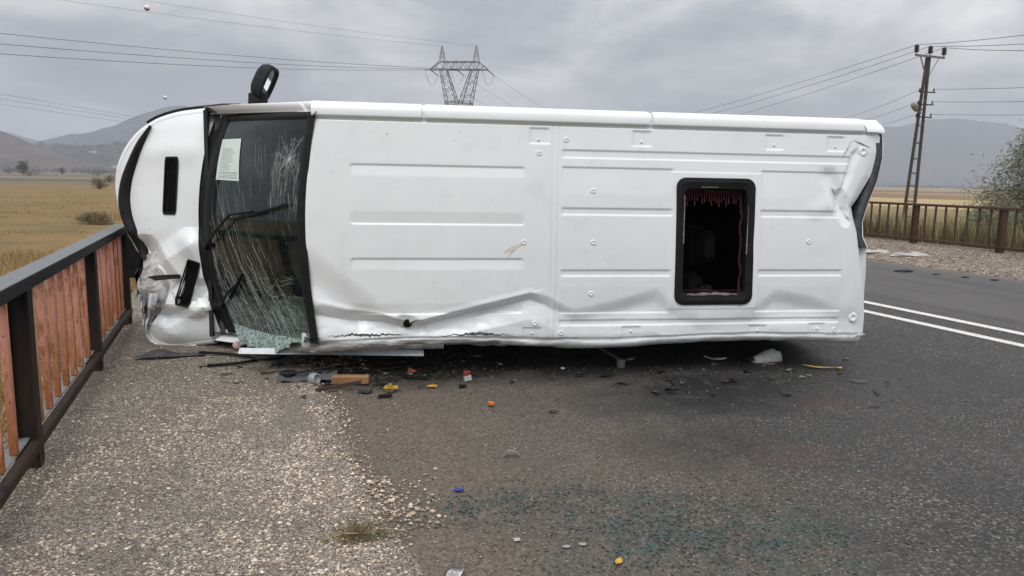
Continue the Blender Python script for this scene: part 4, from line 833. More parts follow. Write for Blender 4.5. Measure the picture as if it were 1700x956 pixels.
# ---- mirror on the upper side
mr = empty('door_mirror'); mr.parent = van; mr['kind'] = 'thing'; del mr['kind']
def sup(t, e): c, s = math.cos(t), math.sin(t); return math.copysign(abs(c)**e, c), math.copysign(abs(s)**e, s)
mc = VL(-1.10, 1.205, 1.10); tl = R(24); ax_v = np.array((math.sin(tl), 0, math.cos(tl))); ax_u = np.array((math.cos(tl), 0, -math.sin(tl))); ax_s = np.array((0, 1., 0))
ya = R(-15); ax_u, ax_s = ax_u*math.cos(ya)+ax_s*math.sin(ya), -ax_u*math.sin(ya)+ax_s*math.cos(ya)
rows = []
for d, k in ((-.075, .30), (-.07, .62), (-.045, .88), (0, 1.0), (.035, 1.0), (.055, .97), (.058, .86), (.035, .80)):
    rows.append([mc + ax_u*d + ax_v*sup(t, .55)[1]*.150*k + ax_s*sup(t, .55)[0]*.095*k for t in np.linspace(0, 2*math.pi, 33)])
MB().grid(rows).add(rows[0][:-1], [tuple(range(32))]).build('mirror_housing', PLASTIC, mr, True)
MIRR = simple('mirror_glass', (0.85, 0.86, 0.87), (0.83, 0.84, 0.85), 4, 0.02, metal=1.0)
gl_ = [mc + ax_u*.036 + ax_v*sup(t, .55)[1]*.116 + ax_s*sup(t, .55)[0]*.068 for t in np.linspace(0, 2*math.pi, 33)][:-1]
mesh('mirror_glass', gl_, [tuple(range(32))], MIRR, mr)
rows = [[mc + np.array((x, y, z)) for x, y, z in ((dx*math.cos(t)-.03*(1-h), .06*math.sin(t), -.10-.17*h+.05*0) for t in np.linspace(0, 2*math.pi, 17))] for h, dx in ((0, .080), (.4, .080), (.8, .090), (1.0, .105))]
rows = [[p + np.array((-.045*i/3-.02, 0, 0)) for p in r] for i, r in enumerate(rows)]
MB().grid(rows).build('mirror_arm', PLASTIC, mr, True)
# black window-line trim and side glass on the upper flank, door handle
mb = MB()
def side_v(s): return float(Wd(s))
mb.grid([[VL(u, side_v(s)+.006+dz, s) for s, dz in ((s0, 0), (s0+.05, .012), (s0+.11, .010), (s0+.14, 0))] for u, s0 in zip(np.linspace(-1.36, -.80, 16), np.linspace(1.00, .98, 16))])
mb.build('window_line_trim', PLASTIC, van, True)
for u0, u1, s0 in ((-1.15, -.30, .30), (.05, 1.2, .30), (1.3, 2.45, .30), (2.55, 3.5, .30)):
    mb = MB(); mb.grid([[VL(u, side_v(s)+.004, s) for s in np.linspace(s0+(max(0, -.6-u))*.9, .98, 8)] for u in np.linspace(u0, u1, 8)]); mb.build('side_window', glass_dark if 'glass_dark' in globals() else RUBBER, van, True)
for s_ in (1, -1):
    mb = MB(); mb.bar(VL(.0, s_*.995, 1.18), VL(.18, s_*.995, 1.18), .03, .03); mb.build('door_handle', PLASTIC, van)
    mb = MB(); mb.grid([[VL(u, s_*(side_v(s)+.008), s) for s in (1.42, 1.46, 1.54, 1.58)] for u in np.linspace(-1.2, 3.6, 12)]); mb.build('side_moulding', PLASTIC, van)
# ---- rear doors, lamps, seals
RP = [(3.90, .72), (3.905, .60), (3.87, .42), (3.80, .24), (3.755, .08), (3.765, -.04), (3.815, -.13)]
mb = MB(); rows = []
for u, v in RP: rows.append([VL(u-.075, v, .10), VL(u-.07, v, .04), VL(u-.02, v, .03), VL(u+.0, v, .06), VL(u+.01, v, .5)])
mb.grid(rows); mb.build('rear_door_seal', DARKGREY, van, True)
rows = [[VL(u+.004, v, .055), VL(u+.016, v, .06), VL(u+.02, v, .5), VL(u+.02, v, 1.9)] for u, v in [(3.89, .80)]+RP]
MB().grid(rows).build('rear_door', WHITE, van, True)
rows = [[VL(u-.05, v, .10), VL(u+.01, v, .085+.015*math.sin(v*9)), VL(u+.03, v, .12), VL(u+.035, v, .6), VL(u+.03, v, 1.95)] for u, v in ((3.81, -.10), (3.825, -.3), (3.83, -.5), (3.835, -.7), (3.82, -.86))]
MB().grid(rows).build('rear_door', WHITE, van, True)
mb = MB(); rows = [[VL(3.83+.05*math.sin(math.pi*k)-.01, v, .16+.10*k) for k in np.linspace(0, 1, 7)] for v in np.linspace(-.12, -.40, 10)]
mb.grid(rows).build('rear_lamp', CLEAR, van, True)
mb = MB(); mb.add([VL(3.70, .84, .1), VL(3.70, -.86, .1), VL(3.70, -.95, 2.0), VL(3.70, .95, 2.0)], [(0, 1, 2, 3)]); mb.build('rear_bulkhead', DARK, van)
mb = MB(); rows = [[VL(3.70+.12*t+.02*math.sin(t*9+k*3), -.872+.03*t+.035*k*(.5+.5*math.sin(t*13)), .03+.03*k) for k in (0, .5, 1)] for t in np.linspace(0, 1, 12)]
mb.grid(rows).build('torn_corner', BARE, van)
# tears along the crushed lower seam
TORN = simple('torn_metal', (.10, .09, .08), (.03, .028, .025), 30, .8)
def tear(pts, w):
    rows = []; pts = np.array(pts); kk_ = np.linspace(0, len(pts)-1, len(pts)*4); pts = np.stack([np.interp(kk_, range(len(pts)), pts[:, i]) for i in (0, 1)], -1); pts[:, 1] += rng.normal(size=len(pts))*.0035; w = w*.8
    for i, (u, v) in enumerate(pts):
        ww = w*math.sin(math.pi*(i+.3)/(len(pts)-.4))*(.6+.7*random.random()); s = roof_s(u, v)-.006; rows.append([VL(u, v-ww, s), VL(u, v+ww, s)])
    MB().grid(rows).build('tear', TORN, van)
tear([(-.52+.05*i, -.800+.010*random.random()) for i in range(13)], .010); tear([(.02+.02*i, -.75+.011*i) for i in range(8)], .009); tear([(.30+.045*i, -.815+.008*random.random()+.003*min(i, 14-i)) for i in range(14)], .011); tear([(3.545+.012*i, .275-.012*i) for i in range(7)], .010); tear([(3.60+.01*i, .22+.004*i) for i in range(5)], .008)
tear([(3.60-.012*i, .735-.022*i) for i in range(8)], .006); tear([(3.60+.022*i, .735-.008*i) for i in range(9)], .006)
mb = MB().lathe(VL(.077, -.705, roof_s(.077, -.705)-.004), [(.034, 0), (.036, .004), (.03, .007), (.001, .007)], (0.2, -1, -.3), 14); mb.build('rubber_plug', RUBBER, van)
# muddy smear across the roof
SM = simple('mud_smear', (.70, .66, .60), (.55, .47, .38), 40, .9)
mb = MB()
for k in range(4):
    u = .79+.030*k+.01*random.random(); v0 = -.10-.03*random.random(); ln = .03+.07*random.random()
    pts = np.linspace(0, 1, 6); mb.grid([[VL(u+.05*(1-t)-(.003+.007*math.sin(math.pi*t))*w, v0-ln*t, roof_s(u+.05*(1-t), v0-ln*t)-.0025) for w in (-1, 1)] for t in pts])
mb.build('mud_smear', SM, van)
# ---- wheels
TYRE = simple('tyre_rubber', (.025, .025, .026), (.014, .014, .014), 20, .85, bumps=.4, bscale=90)
for wu, wsd in WHEELS:
    for s_ in (1, -1):
        e = empty('wheel'); e.parent = van
        c = VL(wu, s_*.80, wsd+.05); ax = (0, 0, s_)
        MB().lathe(c, [(.20, -.09), (.30, -.11), (.335, -.09), (.345, -.04), (.345, .04), (.335, .09), (.30, .11), (.20, .09)], ax, 28).build('tyre', TYRE, e, True)
        MB().lathe(c, [(.205, -.08), (.20, .07), (.17, .06), (.10, .02), (.06, .05), (.001, .05)], ax, 20).build('rim', STEEL, e, True)
# ---- cab interior
mb = MB(); rows = [[VL(u, v, s) for u, s in ((-1.52, 1.16), (-1.30, 1.10), (-1.12, 1.12), (-1.06, 1.25), (-1.10, 1.60))] for v in np.linspace(-.93, .93, 12)]
dash = MB().grid(rows).build('dashboard', DASHM, van, True)
mb = MB(); mb.box(VL(-1.08, .10, 1.25), (.06, .25, .34)); mb.build('instrument_console', RUBBER, dash)
swc = VL(-.98, -.42, 1.02); mb = MB(); ang = np.linspace(0, 2*math.pi, 25); sa_ = np.array((.55, .83, 0)); sb_ = np.array((0, 0, 1.))
mb.tube([swc+.20*(math.cos(a)*sa_+math.sin(a)*sb_) for a in ang], .017, 6, False); mb.bar(swc-sa_*.19, swc+sa_*.19, .04, .02); mb.bar(swc, swc+np.array((-.25, .22, 0)), .05); mb.build('steering_wheel', RUBBER, van)
def seat(u, v, wv, mat=SEATM):
    e = empty('seat'); e.parent = van
    MB().box(VL(u+.25, v, 1.55), (.52, .16, wv), None, .05).build('cushion', mat, e)
    a = R(12); axm = (np.array((math.cos(a), math.sin(a), 0)), np.array((-math.sin(a), math.cos(a), 0)), np.array((0, 0, 1.)))
    MB().box(VL(u+.55, v, 1.12), (.14, .72, wv), axm, .05).build('backrest', mat, e)
    MB().box(VL(u+.62, v, .63), (.11, .20, min(wv, .28)), axm, .05).build('headrest', mat, e)
seat(-.75, -.52, .50); seat(-.75, .10, .44); seat(-.75, .58, .44)
for u in (.55, 1.45, 2.05): seat(u, -.62, .46); seat(u, -.14, .44); seat(u, .60, .46)
va, vb, vc, vd = (np.array(x) for x in ((.60, -.84), (.30, -.62), (.09, -.63), (.10, -.92)))
MB().grid([[ws_pt(*((va*(1-b)+vb*b)*(1-a)+(vd*(1-b)+vc*b)*a), -.05) for b in np.linspace(0, 1, 8)] for a in np.linspace(0, 1, 8)]).build('sun_visor', CREAM, van, True)
mb = MB(); mb.box(VL(-.83, .16, .42), (.02, .09, .20), None, .01); mb.bar(VL(-.83, .16, .38), VL(-.76, .16, .28), .015); mb.build('rear_view_mirror', RUBBER, van)
# ---- loosened sill strip and lower skin under the cab
WP = simple('strip_white', (.66, .70, .72), (.5, .53, .55), 6, .4)
mb = MB(); mb.grid([[VL(u, -.93-.012*t, .36-.16*t), VL(u, -.965-.014*t, .30-.16*t), VL(u, -.98-.012*t, .38-.1*t)] for t, u in zip(np.linspace(0, 1, 14), np.linspace(-1.2, .20, 14))]); mb.build('loose_trim_strip', WP, van)
mb = MB(); mb.grid([[VL(u, v, s+.02*(vnoise(u*9, v*9, 110)-.5)) for v, s in ((-.78, .10), (-.86, .07), (-.92, .12), (-.95, .3))] for u in np.linspace(-.70, .35, 24)]); mb.build('crushed_side_skin', BARE, van, True)

# ------------------------------------------------------------------ railings
SALMON_ = None
def rail_paint(name, c, rustc, dark, amt, spec=.4):
    m, t, b, o = new_mat(name); co = N(t, 'ShaderNodeNewGeometry').outputs['Position']
    base = mixc(t, noise(t, 7, 5, .6, co), tuple(x*.82 for x in c), c)
    mp = N(t, 'ShaderNodeMapping'); mp.inputs['Scale'].default_value = (14, 14, 3.5); L(t, co, mp.inputs[0])
    r1 = ramp_out(t, noise(t, 1.0, 8, .72, mp.outputs[0], .6), amt, amt+.12)
    sx = N(t, 'ShaderNodeSeparateXYZ'); L(t, co, sx.inputs[0]); low = mth(t, 'MULTIPLY', mth(t, 'SUBTRACT', .90, sx.outputs[2]), 1.5, True)
    r2 = mth(t, 'MULTIPLY', ramp_out(t, noise(t, .8, 6, .7, mp.outputs[0]), .34, .52), low)
    base = mixc(t, mth(t, 'MAXIMUM', r1, r2), base, mixc(t, noise(t, 40, 3, .6, co), rustc, dark))
    ch = ramp_out(t, noise(t, 38, 6, .72, co), .62, .66); base = mixc(t, mth(t, 'MULTIPLY', ch, .8), base, (.03, .022, .018))
    L(t, base, b.inputs['Base Color']); b.inputs['Roughness'].default_value = .62; b.inputs['Specular IOR Level'].default_value = spec
    bump(t, noise(t, 70, 5, .7, co), .5, .004, b); return m
SALMON = rail_paint('salmon_paint_rust', (.64, .305, .23), (.40, .135, .035), (.12, .048, .02), .49)
BLACKP = rail_paint('black_railing_paint', (.010, .010, .011), (.05, .03, .022), (.02, .014, .010), .62, .2)
GREYTOP = rail_paint('worn_rail_sheen', (.16, .165, .172), (.24, .24, .245), (.06, .06, .062), .56)  # worn rail tops, their wet reflection painted in as light grey
RUSTF = rail_paint('rusty_foot', (.13, .045, .028), (.09, .03, .018), (.04, .02, .014), .5)
BROWN = rail_paint('brown_railing_paint', (.075, .038, .027), (.10, .045, .022), (.04, .02, .014), .56)
def frame_axes(d): d = d/np.linalg.norm(d); n = np.array((d[1], -d[0], 0)); return np.array((d, n, (0, 0, 1.)))
AXR = np.array((TV, NV, (0, 0, 1.)))
def near_railing():
    e = empty('bridge_railing', tuple(RT(-1.06, 4.0))); tag(e, 'salmon barred bridge railing with black posts, bent against the van nose', 'railing')
    inv = np.array(e.location)
    fn = lambda t: -1.035 - .016*(t-4.2)
    B = lambda n, t, z: RT(n, t, z)-inv
    ends = (-1.8, 8.15)
    def rail(name, mat, w, h, z, dn=0.0):
        ax = frame_axes(RT(fn(ends[1]), ends[1])-RT(fn(ends[0]), ends[0])); ln = np.linalg.norm(RT(fn(ends[1]), ends[1])-RT(fn(ends[0]), ends[0]))
        c = (B(fn(ends[0])+dn, ends[0], z)+B(fn(ends[1])+dn, ends[1], z))/2
        return MB().box(c, (ln, w, h), ax, .008).build(name, mat, e)
    tr = rail('top_rail', BLACKP, .115, .065, .955); 
    o = rail('rail_cap', GREYTOP, .118, .006, .9915)
    rail('bottom_rail', BLACKP, .05, .055, .135, .03); rail('bottom_ledge', GREYTOP, .07, .012, .166, -.03)
    for t in (.19, 2.19, 4.19, 6.19, 8.09):
        mb = MB(); n = fn(t); mb.box(B(n-.005, t, .50), (.012, .085, .86), AXR); mb.box(B(n+.042, t, .48), (.085, .012, .90), AXR); mb.box(B(n-.052, t, .50), (.085, .010, .86), AXR); po = mb.build('post', BLACKP, e)
        MB().box(B(n-.012, t+.03, .055), (.10, .11, .11), AXR, .01).build('foot', RUSTF, po)
    me = None
    for k in range(-8, 34):
        t = 4.19+.25*k
        if k % 8 == 0 or t > 8.1 or t < -1.7: continue
        if me is None:
            o = MB().box((0, 0, 0), (.028, .036, .752), AXR, .005).build('bar', SALMON, e); me = o.data
        else: o = link(bpy.data.objects.new('bar', me), e)
        o.location = Vector(B(fn(t)-.008, t+.012*random.uniform(-1, 1), .548)); o.rotation_euler = (R(random.uniform(-.6, .6)), R(random.uniform(-.5, .5)), R(random.uniform(-5, 5)))
        if me is not None:
            st = link(bpy.data.objects.new('bar_stub', bar_stub), o) if 'bar_stub' in globals() else None
near_railing()
def far_railing():
    A = np.array((9.977, 18.44, 0)); Bp = np.array((10.617, 16.11, 0)); d = (A-Bp)/np.linalg.norm(A-Bp); ax = frame_axes(d)
    e = empty('bridge_railing', tuple(A)); tag(e, 'brown barred bridge railing across the road, in front of the field', 'railing')
    zb = .10
    P = lambda t, n, z: d*t + ax[1]*n + np.array((0, 0, z+zb))
    def rail(name, w, h, z, t0, t1): return MB().box(P((t0+t1)/2, 0, z), (t1-t0, w, h), ax, .006).build(name, BROWN, e)
    rail('top_rail', .09, .06, .97, -10.0, 16); rail('bottom_rail', .05, .05, .13, -10, 16)
    sp_ = np.linalg.norm(A-Bp); me = None
    for k in range(-4, 7):
        t = -k*sp_
        mb = MB(); mb.box(P(t, 0, .47), (.14, .012, .94), ax); mb.box(P(t-.065, 0, .47), (.012, .10, .94), ax); mb.box(P(t+.065, 0, .47), (.012, .10, .94), ax); mb.build('post', BROWN, e)
        for j in range(1, 8):
            tb = t-j*sp_/8
            if tb < -10: continue
            if me is None: o = MB().box((0, 0, 0), (.045, .025, .80), ax).build('bar', BROWN, e); me = o.data
            else: o = link(bpy.data.objects.new('bar', me), e)
            o.location = Vector(P(tb, 0, .545)); o.rotation_euler = (0, R(random.uniform(-.8, .8)), 0)
far_railing()

# ------------------------------------------------------------------ utility pole
WOOD = simple('weathered_steel_pole', (.095, .08, .065), (.04, .035, .03), 5, .8, bumps=.4, bscale=25)
INSU = simple('dark_insulator', (.03, .022, .02), (.018, .014, .013), 10, .35)
pole = empty('utility_pole', (20.71, 39.0, -.95)); tag(pole, 'tall ladder-braced power pole leaning beside the far field', 'utility pole')
tp = np.array((.26, 0, 9.0)); side = np.array((.83, -.56, 0))
def pw(z): return .40*(1-z/9.0)+.10
def pc(z, k=0): return tp*(z/9.0) + side*pw(z)*k*.5
for k in (-1, 1):
    mb = MB(); mb.bar(pc(0, k), pc(9.0, k), .125, .10, (0, 1, 0)); mb.bar(pc(0, k)+(0, -.075, 0), pc(9, k)+(0, -.075, 0), .06, .05, (0, 1, 0)); mb.build('pole_leg', WOOD, pole)
for z in (.9, 1.7, 2.5, 3.15, 3.9, 4.7, 5.6, 6.4): MB().bar(pc(z, -1), pc(z, 1), .09, .09).build('rung', STEEL, pole)
aL = np.array((20.28-20.71, 0, 9.10)); aR = np.array((21.67-20.71, -.25, 8.93))
arm = MB().bar(aL, aR, .07, .10).build('crossarm', STEEL, pole)
MB().bar(aL+(aR-aL)*.18, pc(8.0), .045).build('arm_brace', STEEL, pole); MB().bar(aL+(aR-aL)*.82, pc(7.75), .035).build('arm_brace', STEEL, pole)
for k in (.04, .5, .96):
    c = aL+(aR-aL)*k+np.array((0, 0, .05))
    prof = [(.02, 0), (.02, .08)]
    for j in range(4): prof += [(.11, .09+.085*j), (.13, .12+.085*j), (.07, .155+.085*j)]
    prof += [(.10, .44), (.03, .47)]
    MB().lathe(c, prof, (0, 0, 1), 12).build('insulator', INSU, pole, True)
for z, ln in ((7.28, .62), (6.66, .62), (6.03, .62)):
    mb = MB(); c = pc(z); mb.bar(c-(.28, 0, 0), c+(ln-.1, -.1, -.04), .05, .06); 
    for q in (-.24, ln-.14): mb.lathe(c+np.array((q, -.03, .02)), [(.03, 0), (.05, .05), (.03, .08), (.045, .12), (.02, .15)], (0, 0, 1), 8)
    mb.build('bracket', INSU, pole)
mb = MB(); c = np.array((20.46-20.71, -.15, 6.47)); dv = np.array((-.55, -.45, .62)); dv /= np.linalg.norm(dv)
lamp = MB().bar(pc(6.2), c-dv*.25, .05).build('lamp_bracket', STEEL, pole)
LAMPB = simple('lamp_body', (.32, .31, .29), (.22, .21, .20), 6, .5)
MB().lathe(c-dv*.25, [(.05, 0), (.09, .06), (.15, .25), (.17, .42), (.12, .56), (.02, .60)], dv, 12).build('street_light', LAMPB, pole, True)
# ------------------------------------------------------------------ pylon
PYL = simple('pylon_steel', (.075, .078, .082), (.05, .052, .055), .5, .7)
PRED = simple('pylon_red', (.24, .11, .11), (.13, .10, .10), .8, .7); 
py = empty('lattice_pylon', (-13.4, 180, -1.0)); tag(py, 'grey lattice pylon with two red-tipped peaks rising behind the van', 'pylon')
yawp = R(-6); cy, sy = math.cos(yawp), math.sin(yawp)
def PT(x, y, z): return np.array((x*cy-y*sy, x*sy+y*cy, z+1.0))
def lattice(name, quads, mat, r=.075, rb=.045, n=4, xb=True):
    r *= .68; rb *= .68
    """quads: list of 4-corner loops (stations); legs along, X bracing on the faces"""
    mb = MB()
    for i in range(len(quads)-1):
        A, Bq = quads[i], quads[i+1]
        for k in range(4):
            mb.bar(A[k], Bq[k], r*2)
            k2 = (k+1) % 4
            for j in range(n):
                a0 = A[k]+(Bq[k]-A[k])*j/n; a1 = A[k]+(Bq[k]-A[k])*(j+1)/n; b0 = A[k2]+(Bq[k2]-A[k2])*j/n; b1 = A[k2]+(Bq[k2]-A[k2])*(j+1)/n
                if xb: mb.bar(a0, b1, rb*2); mb.bar(b0, a1, rb*2)
                else: mb.bar(*((a0, b1) if j % 2 else (b0, a1)), rb*2)
                mb.bar(a1, b1, rb*2)
    return mb.build(name, mat, py)
def rect(x0, x1, hy, z, zr=None): zr = z if zr is None else zr; return [PT(x0, -hy, z), PT(x1, -hy, zr), PT(x1, hy, zr), PT(x0, hy, z)]
lattice('tower_body', [rect(-4.2, 4.2, 4.2, -1.0), rect(-2.95, 2.95, 2.3, 19.0)], PYL, .11, .06, 5)
lattice('waist_ring', [rect(-2.95, 2.95, 2.3, 19.0), rect(-2.9, 2.9, 2.25, 19.5)], PYL, .09, .06, 1)
for s_ in (-1, 1):
    lattice('window_leg', [rect(s_*2.95, s_*.35, 2.2, 19.3), rect(s_*4.55, s_*2.9, 1.1, 26.9)], PYL, .10, .05, 5, False)
    lattice('earth_wire_peak', [rect(s_*4.75, s_*3.4, .9, 28.9), rect(s_*4.15, s_*4.0, .1, 32.3)], PRED, .05, .03, 3)
lattice('crossarm', [[PT(-4.6, -1.1, 26.9), PT(-4.6, -1.0, 28.7), PT(-4.6, 1.0, 28.7), PT(-4.6, 1.1, 26.9)], [PT(4.6, -1.1, 26.9), PT(4.6, -1.0, 28.7), PT(4.6, 1.0, 28.7), PT(4.6, 1.1, 26.9)]], PYL, .09, .05, 9, False)
for s_ in (-1, 1):
    lattice('crossarm_tip', [[PT(s_*4.6, -1.1, 26.9), PT(s_*4.6, -1.0, 28.7), PT(s_*4.6, 1.0, 28.7), PT(s_*4.6, 1.1, 26.9)], [PT(s_*6.9, -.1, 26.8), PT(s_*6.9, -.1, 27.0), PT(s_*6.9, .1, 27.0), PT(s_*6.9, .1, 26.8)]], PYL, .08, .045, 2, False)
TIPS = [PT(-6.8, 0, 26.8), PT(-.6, 0, 26.9), PT(6.8, 0, 26.8)]; pb = np.array(py.location)
for i, T_ in enumerate(TIPS):
    for dd in (np.array((-.95, -1.1, -.10)), np.array((1.15, 1.5, -.75))):
        mb = MB(); mb.tube([T_, T_+dd*1.3], .10, 6); mb.build('insulator_string', INSU, py)
    a0 = T_+np.array((-.95, -1.1, -.10))*1.3; a1 = T_+np.array((1.15, 1.5, -.75))*1.3
    MB().tube([a0+(a1-a0)*k+np.array((0, 0, -3.2*4*k*(1-k)*.9)) for k in np.linspace(0, 1, 12)], .035, 4).build('jumper_loop', INSU, py)
# ------------------------------------------------------------------ wires
WIRE = simple('wire_grey', (.10, .10, .105), (.08, .08, .085), 1, .6)
def wire(label, a, b, sag, r, grp, n=28):
    a = np.asarray(a, float); b = np.asarray(b, float)
    o = MB().tube([a+(b-a)*k-np.array((0, 0, sag*4*k*(1-k))) for k in np.linspace(0, 1, n)], r, 5).build('power_line', WIRE); tag(o, label, 'power line', grp); return o
def beyond(a, b, k): a = np.asarray(a, float); b = np.asarray(b, float); return a+(b-a)*k
g1 = 'power lines from the pylon'
tipw = [T_+pb+np.array((-.95, -1.1, -.10))*1.3 for T_ in TIPS]
for T_, far, lab in zip(tipw[::-1], ((-67.25, 100, 19.91), (-63.99, 95, 17.77), (-60.71, 90, 15.82)), ('topmost of the three thick lines running from the pylon over the cab', 'middle of the three thick lines running from the pylon over the cab', 'lowest of the three thick lines running from the pylon over the cab')):
    e_ = beyond(T_, far, 1.25); wire(lab, T_, e_, 1.2, .035, g1)
tipr = [T_+pb+np.array((1.15, 1.5, -.75))*1.3 for T_ in TIPS]
for T_, far, lab in zip(tipr[::-1], ((11.33, 240, 24.91), (2.75, 240, 24.75), (-5.83, 240, 24.97)), ('line falling from the outer right arm of the pylon behind the van roof', 'line falling from the middle of the pylon behind the van roof', 'line falling from the left arm of the pylon behind the van roof')):
    wire(lab, T_, beyond(T_, far, 1.6)-np.array((0, 0, 2.)), .8, .03, g1)
pk = [PT(-4.08, 0, 32.3)+pb, PT(4.08, 0, 32.3)+pb]
wa = wire('upper thin earth wire from the right peak of the pylon to the picture top', pk[1], beyond(pk[1], (-63.15, 140, 32.54), 1.5), .8, .022, g1)
wb = wire('lower thin earth wire from the left peak of the pylon, carrying a red ball', pk[0], beyond(pk[0], (-70.82, 130, 30.11), 1.5), .9, .022, g1)
BALLW = simple('ball_white', (.75, .75, .75), (.7, .7, .7), 3, .4); BALLR = simple('ball_red', (.35, .05, .06), (.3, .04, .05), 3, .4)
def ball(c, r, label, red=True):
    e = empty('warning_ball', c); tag(e, label, 'warning ball', 'warning balls on the wires')
    th = np.linspace(-math.pi/2, math.pi/2, 9)
    MB().lathe((0, 0, 0), [(max(.001, r*math.cos(a)), r*math.sin(a)) for a in th[4:]], (.4, -.3, .8), 14).build('shell_half', BALLW, e, True)
    MB().lathe((0, 0, 0), [(max(.001, r*.99*math.cos(a)), r*.99*math.sin(a)) for a in th[:5]], (.4, -.3, .8), 14).build('shell_half', BALLR if red else WIRE, e, True)
ball((-64.76, 135.0, 30.05), .50, 'red and white warning ball on the earth wire near the picture top')
ball((-138.57, 300, 31.05), .72, 'small pale warning ball hanging above the van nose', False)
ball((-264.57, 430, 38.68), .55, 'tiny dark warning ball on the lines over the village', False)
g2 = 'distant power lines over the village'
for a, b, lab in (((-285.35, 420, 43.51), (-257.05, 520, 39.09), 'topmost of the three faint lines over the village'), ((-285.56, 420, 40.91), (-257.16, 520, 37.07), 'middle of the three faint lines over the village'), ((-285.81, 420, 37.98), (-257.29, 520, 34.63), 'lowest of the three faint lines over the village')):
    wire(lab, beyond(a, b, -.3), beyond(a, b, 1.6), .3, .075, g2)
g3 = 'power lines on the wooden pole'
ppos = np.array(pole.location); ins = [aL+(aR-aL)*k+ppos+np.array((0, 0, .50)) for k in (.04, .5, .96)]
for P0, fr, fl, nm in zip(ins, ((20.4, 31, 7.72), (20.45, 31, 7.38), (20.5, 31, 7.12)), ((16.95, 75, 8.76), (19.03, 75, 8.8), (20.84, 75, 8.48)), ('left', 'middle', 'right')):
    wire(f'line from the {nm} insulator of the pole to the right picture edge', P0, beyond(P0, fr, 1.6), .10, .013, g3)
    wire(f'line from the {nm} insulator of the pole running behind the van roof', P0, beyond(P0, fl, 2.0), .6, .013, g3)
for z, ln, nm, zr in ((7.28, .6, 'upper', 5.53), (6.66, .6, 'middle', 4.98), (6.03, .6, 'lowest', 4.45)):
    c = ppos+pc(z)
    wire(f'thin line from the {nm} bracket of the pole to the right picture edge', c+np.array((.48, -.1, .12)), beyond(c, (20.5, 30.5, zr), 1.6), .05, .010, g3)
    wire(f'thin line from the {nm} bracket of the pole running behind the van tail', c+np.array((-.2, 0, .12)), (34-(8-z), 85, 8.2+(z-7)*1.2), .5, .010, g3)

# ------------------------------------------------------------------ vegetation
LEAF = attr_mat('leaf', .65, 1.0, .35); BARK = simple('bark', (.09, .07, .055), (.05, .04, .032), 9, .9, bumps=.6, bscale=30)
def leaves(name, P, D, ln, wd, C, parent, mat=LEAF):
    """P base points, D directions, narrow folded leaves"""
    n = len(P); D = D/np.linalg.norm(D, axis=1, keepdims=True); rnd = rng.normal(size=(n, 3)); X = np.cross(D, rnd); X /= np.linalg.norm(X, axis=1, keepdims=True)+1e-9
    Y = np.cross(D, X); ln = ln[:, None]; wd = wd[:, None]
    V = np.stack([P, P+D*ln*.5+X*wd+Y*wd*.3, P+D*ln-Y*wd*.5, P+D*ln*.5-X*wd+Y*wd*.3], 1)
    F = np.arange(n*4).reshape(n, 4)
    return mesh_np(name, V.reshape(-1, 3), F, mat, parent, False, np.repeat(C, 4, 0))
def tree(name, label, cat, loc, h, w_, n_br, n_leaf, ln, wd, cols, grp=None, droop=0.0, low=0.25, seed=1, twig=True):
    rg = np.random.default_rng(seed); e = empty(name, loc); tag(e, label, cat, grp)
    mb = MB(); tips = []; segs = []
    lean = rg.normal(size=2)*.05*h
    tr = [np.array((lean[0]*k, lean[1]*k, h*.72*k)) for k in np.linspace(0, 1, 7)]
    mb.tube(tr, [max(.008, .045*h*.4*(1-.85*k)) for k in np.linspace(0, 1, 7)], 7)
    for i in range(n_br):
        k = low+(1-low)*rg.random()**.8; b0 = np.array((lean[0]*k, lean[1]*k, h*.72*k)); a = rg.random()*6.28; rr = w_*(.45+.55*rg.random())*(1-.45*max(0, k-.5)*2)
        up = h*(.10+.30*rg.random()); b1 = b0+np.array((math.cos(a)*rr, math.sin(a)*rr, up)); bm = (b0+b1)/2+np.array((0, 0, .12*h*rg.random())); b2 = b1+np.array((math.cos(a)*rr*.2, math.sin(a)*rr*.2, -droop*h*rg.random()))
        pts = [b0, bm, b1, b2]; mb.tube(pts, [.012*h, .007*h, .004*h, .002*h], 5)
        for q in range(3): segs.append((pts[q], pts[q+1], q))
    mb.build('trunk', BARK, e, True)
    wts = np.array([[.25, .9, 1.0][s[2]] for s in segs]); ch = rg.choice(len(segs), n_leaf, p=wts/wts.sum()); kq = rg.random(n_leaf)[:, None]
    A = np.array([s[0] for s in segs])[ch]; Bq = np.array([s[1] for s in segs])[ch]; D0 = Bq-A
    tw = rg.normal(size=(n_leaf, 3))*np.array((1, 1, .8))*w_*.13
    P = A+D0*kq+tw; D = D0/(np.linalg.norm(D0, axis=1, keepdims=True)+1e-9)*.6+rg.normal(size=(n_leaf, 3))*.6+np.array((0, 0, -droop*1.5))
    P[:, 2] = np.maximum(P[:, 2], .03*h)
    clump = fbm(P[:, 0]*3/w_, P[:, 2]*3/w_+P[:, 1], 2, seed); C = np.array(cols)[rg.integers(0, len(cols), n_leaf)]*(.6+.8*rg.random((n_leaf, 1)))
    leaves('crown', P, D, ln*(.6+.8*rg.random(n_leaf)), wd*(.7+.6*rg.random(n_leaf)), C, e); return e
WILL = [(.20, .215, .15), (.26, .275, .20), (.15, .165, .11), (.32, .30, .18)]
tree('willow_bush', 'tall grey-green willow bush behind the far railing', 'bush', (14.35, 18.9, -.9), 3.75, 2.0, 110, 68000, .095, .013, WILL, droop=.06, low=.05, seed=5)
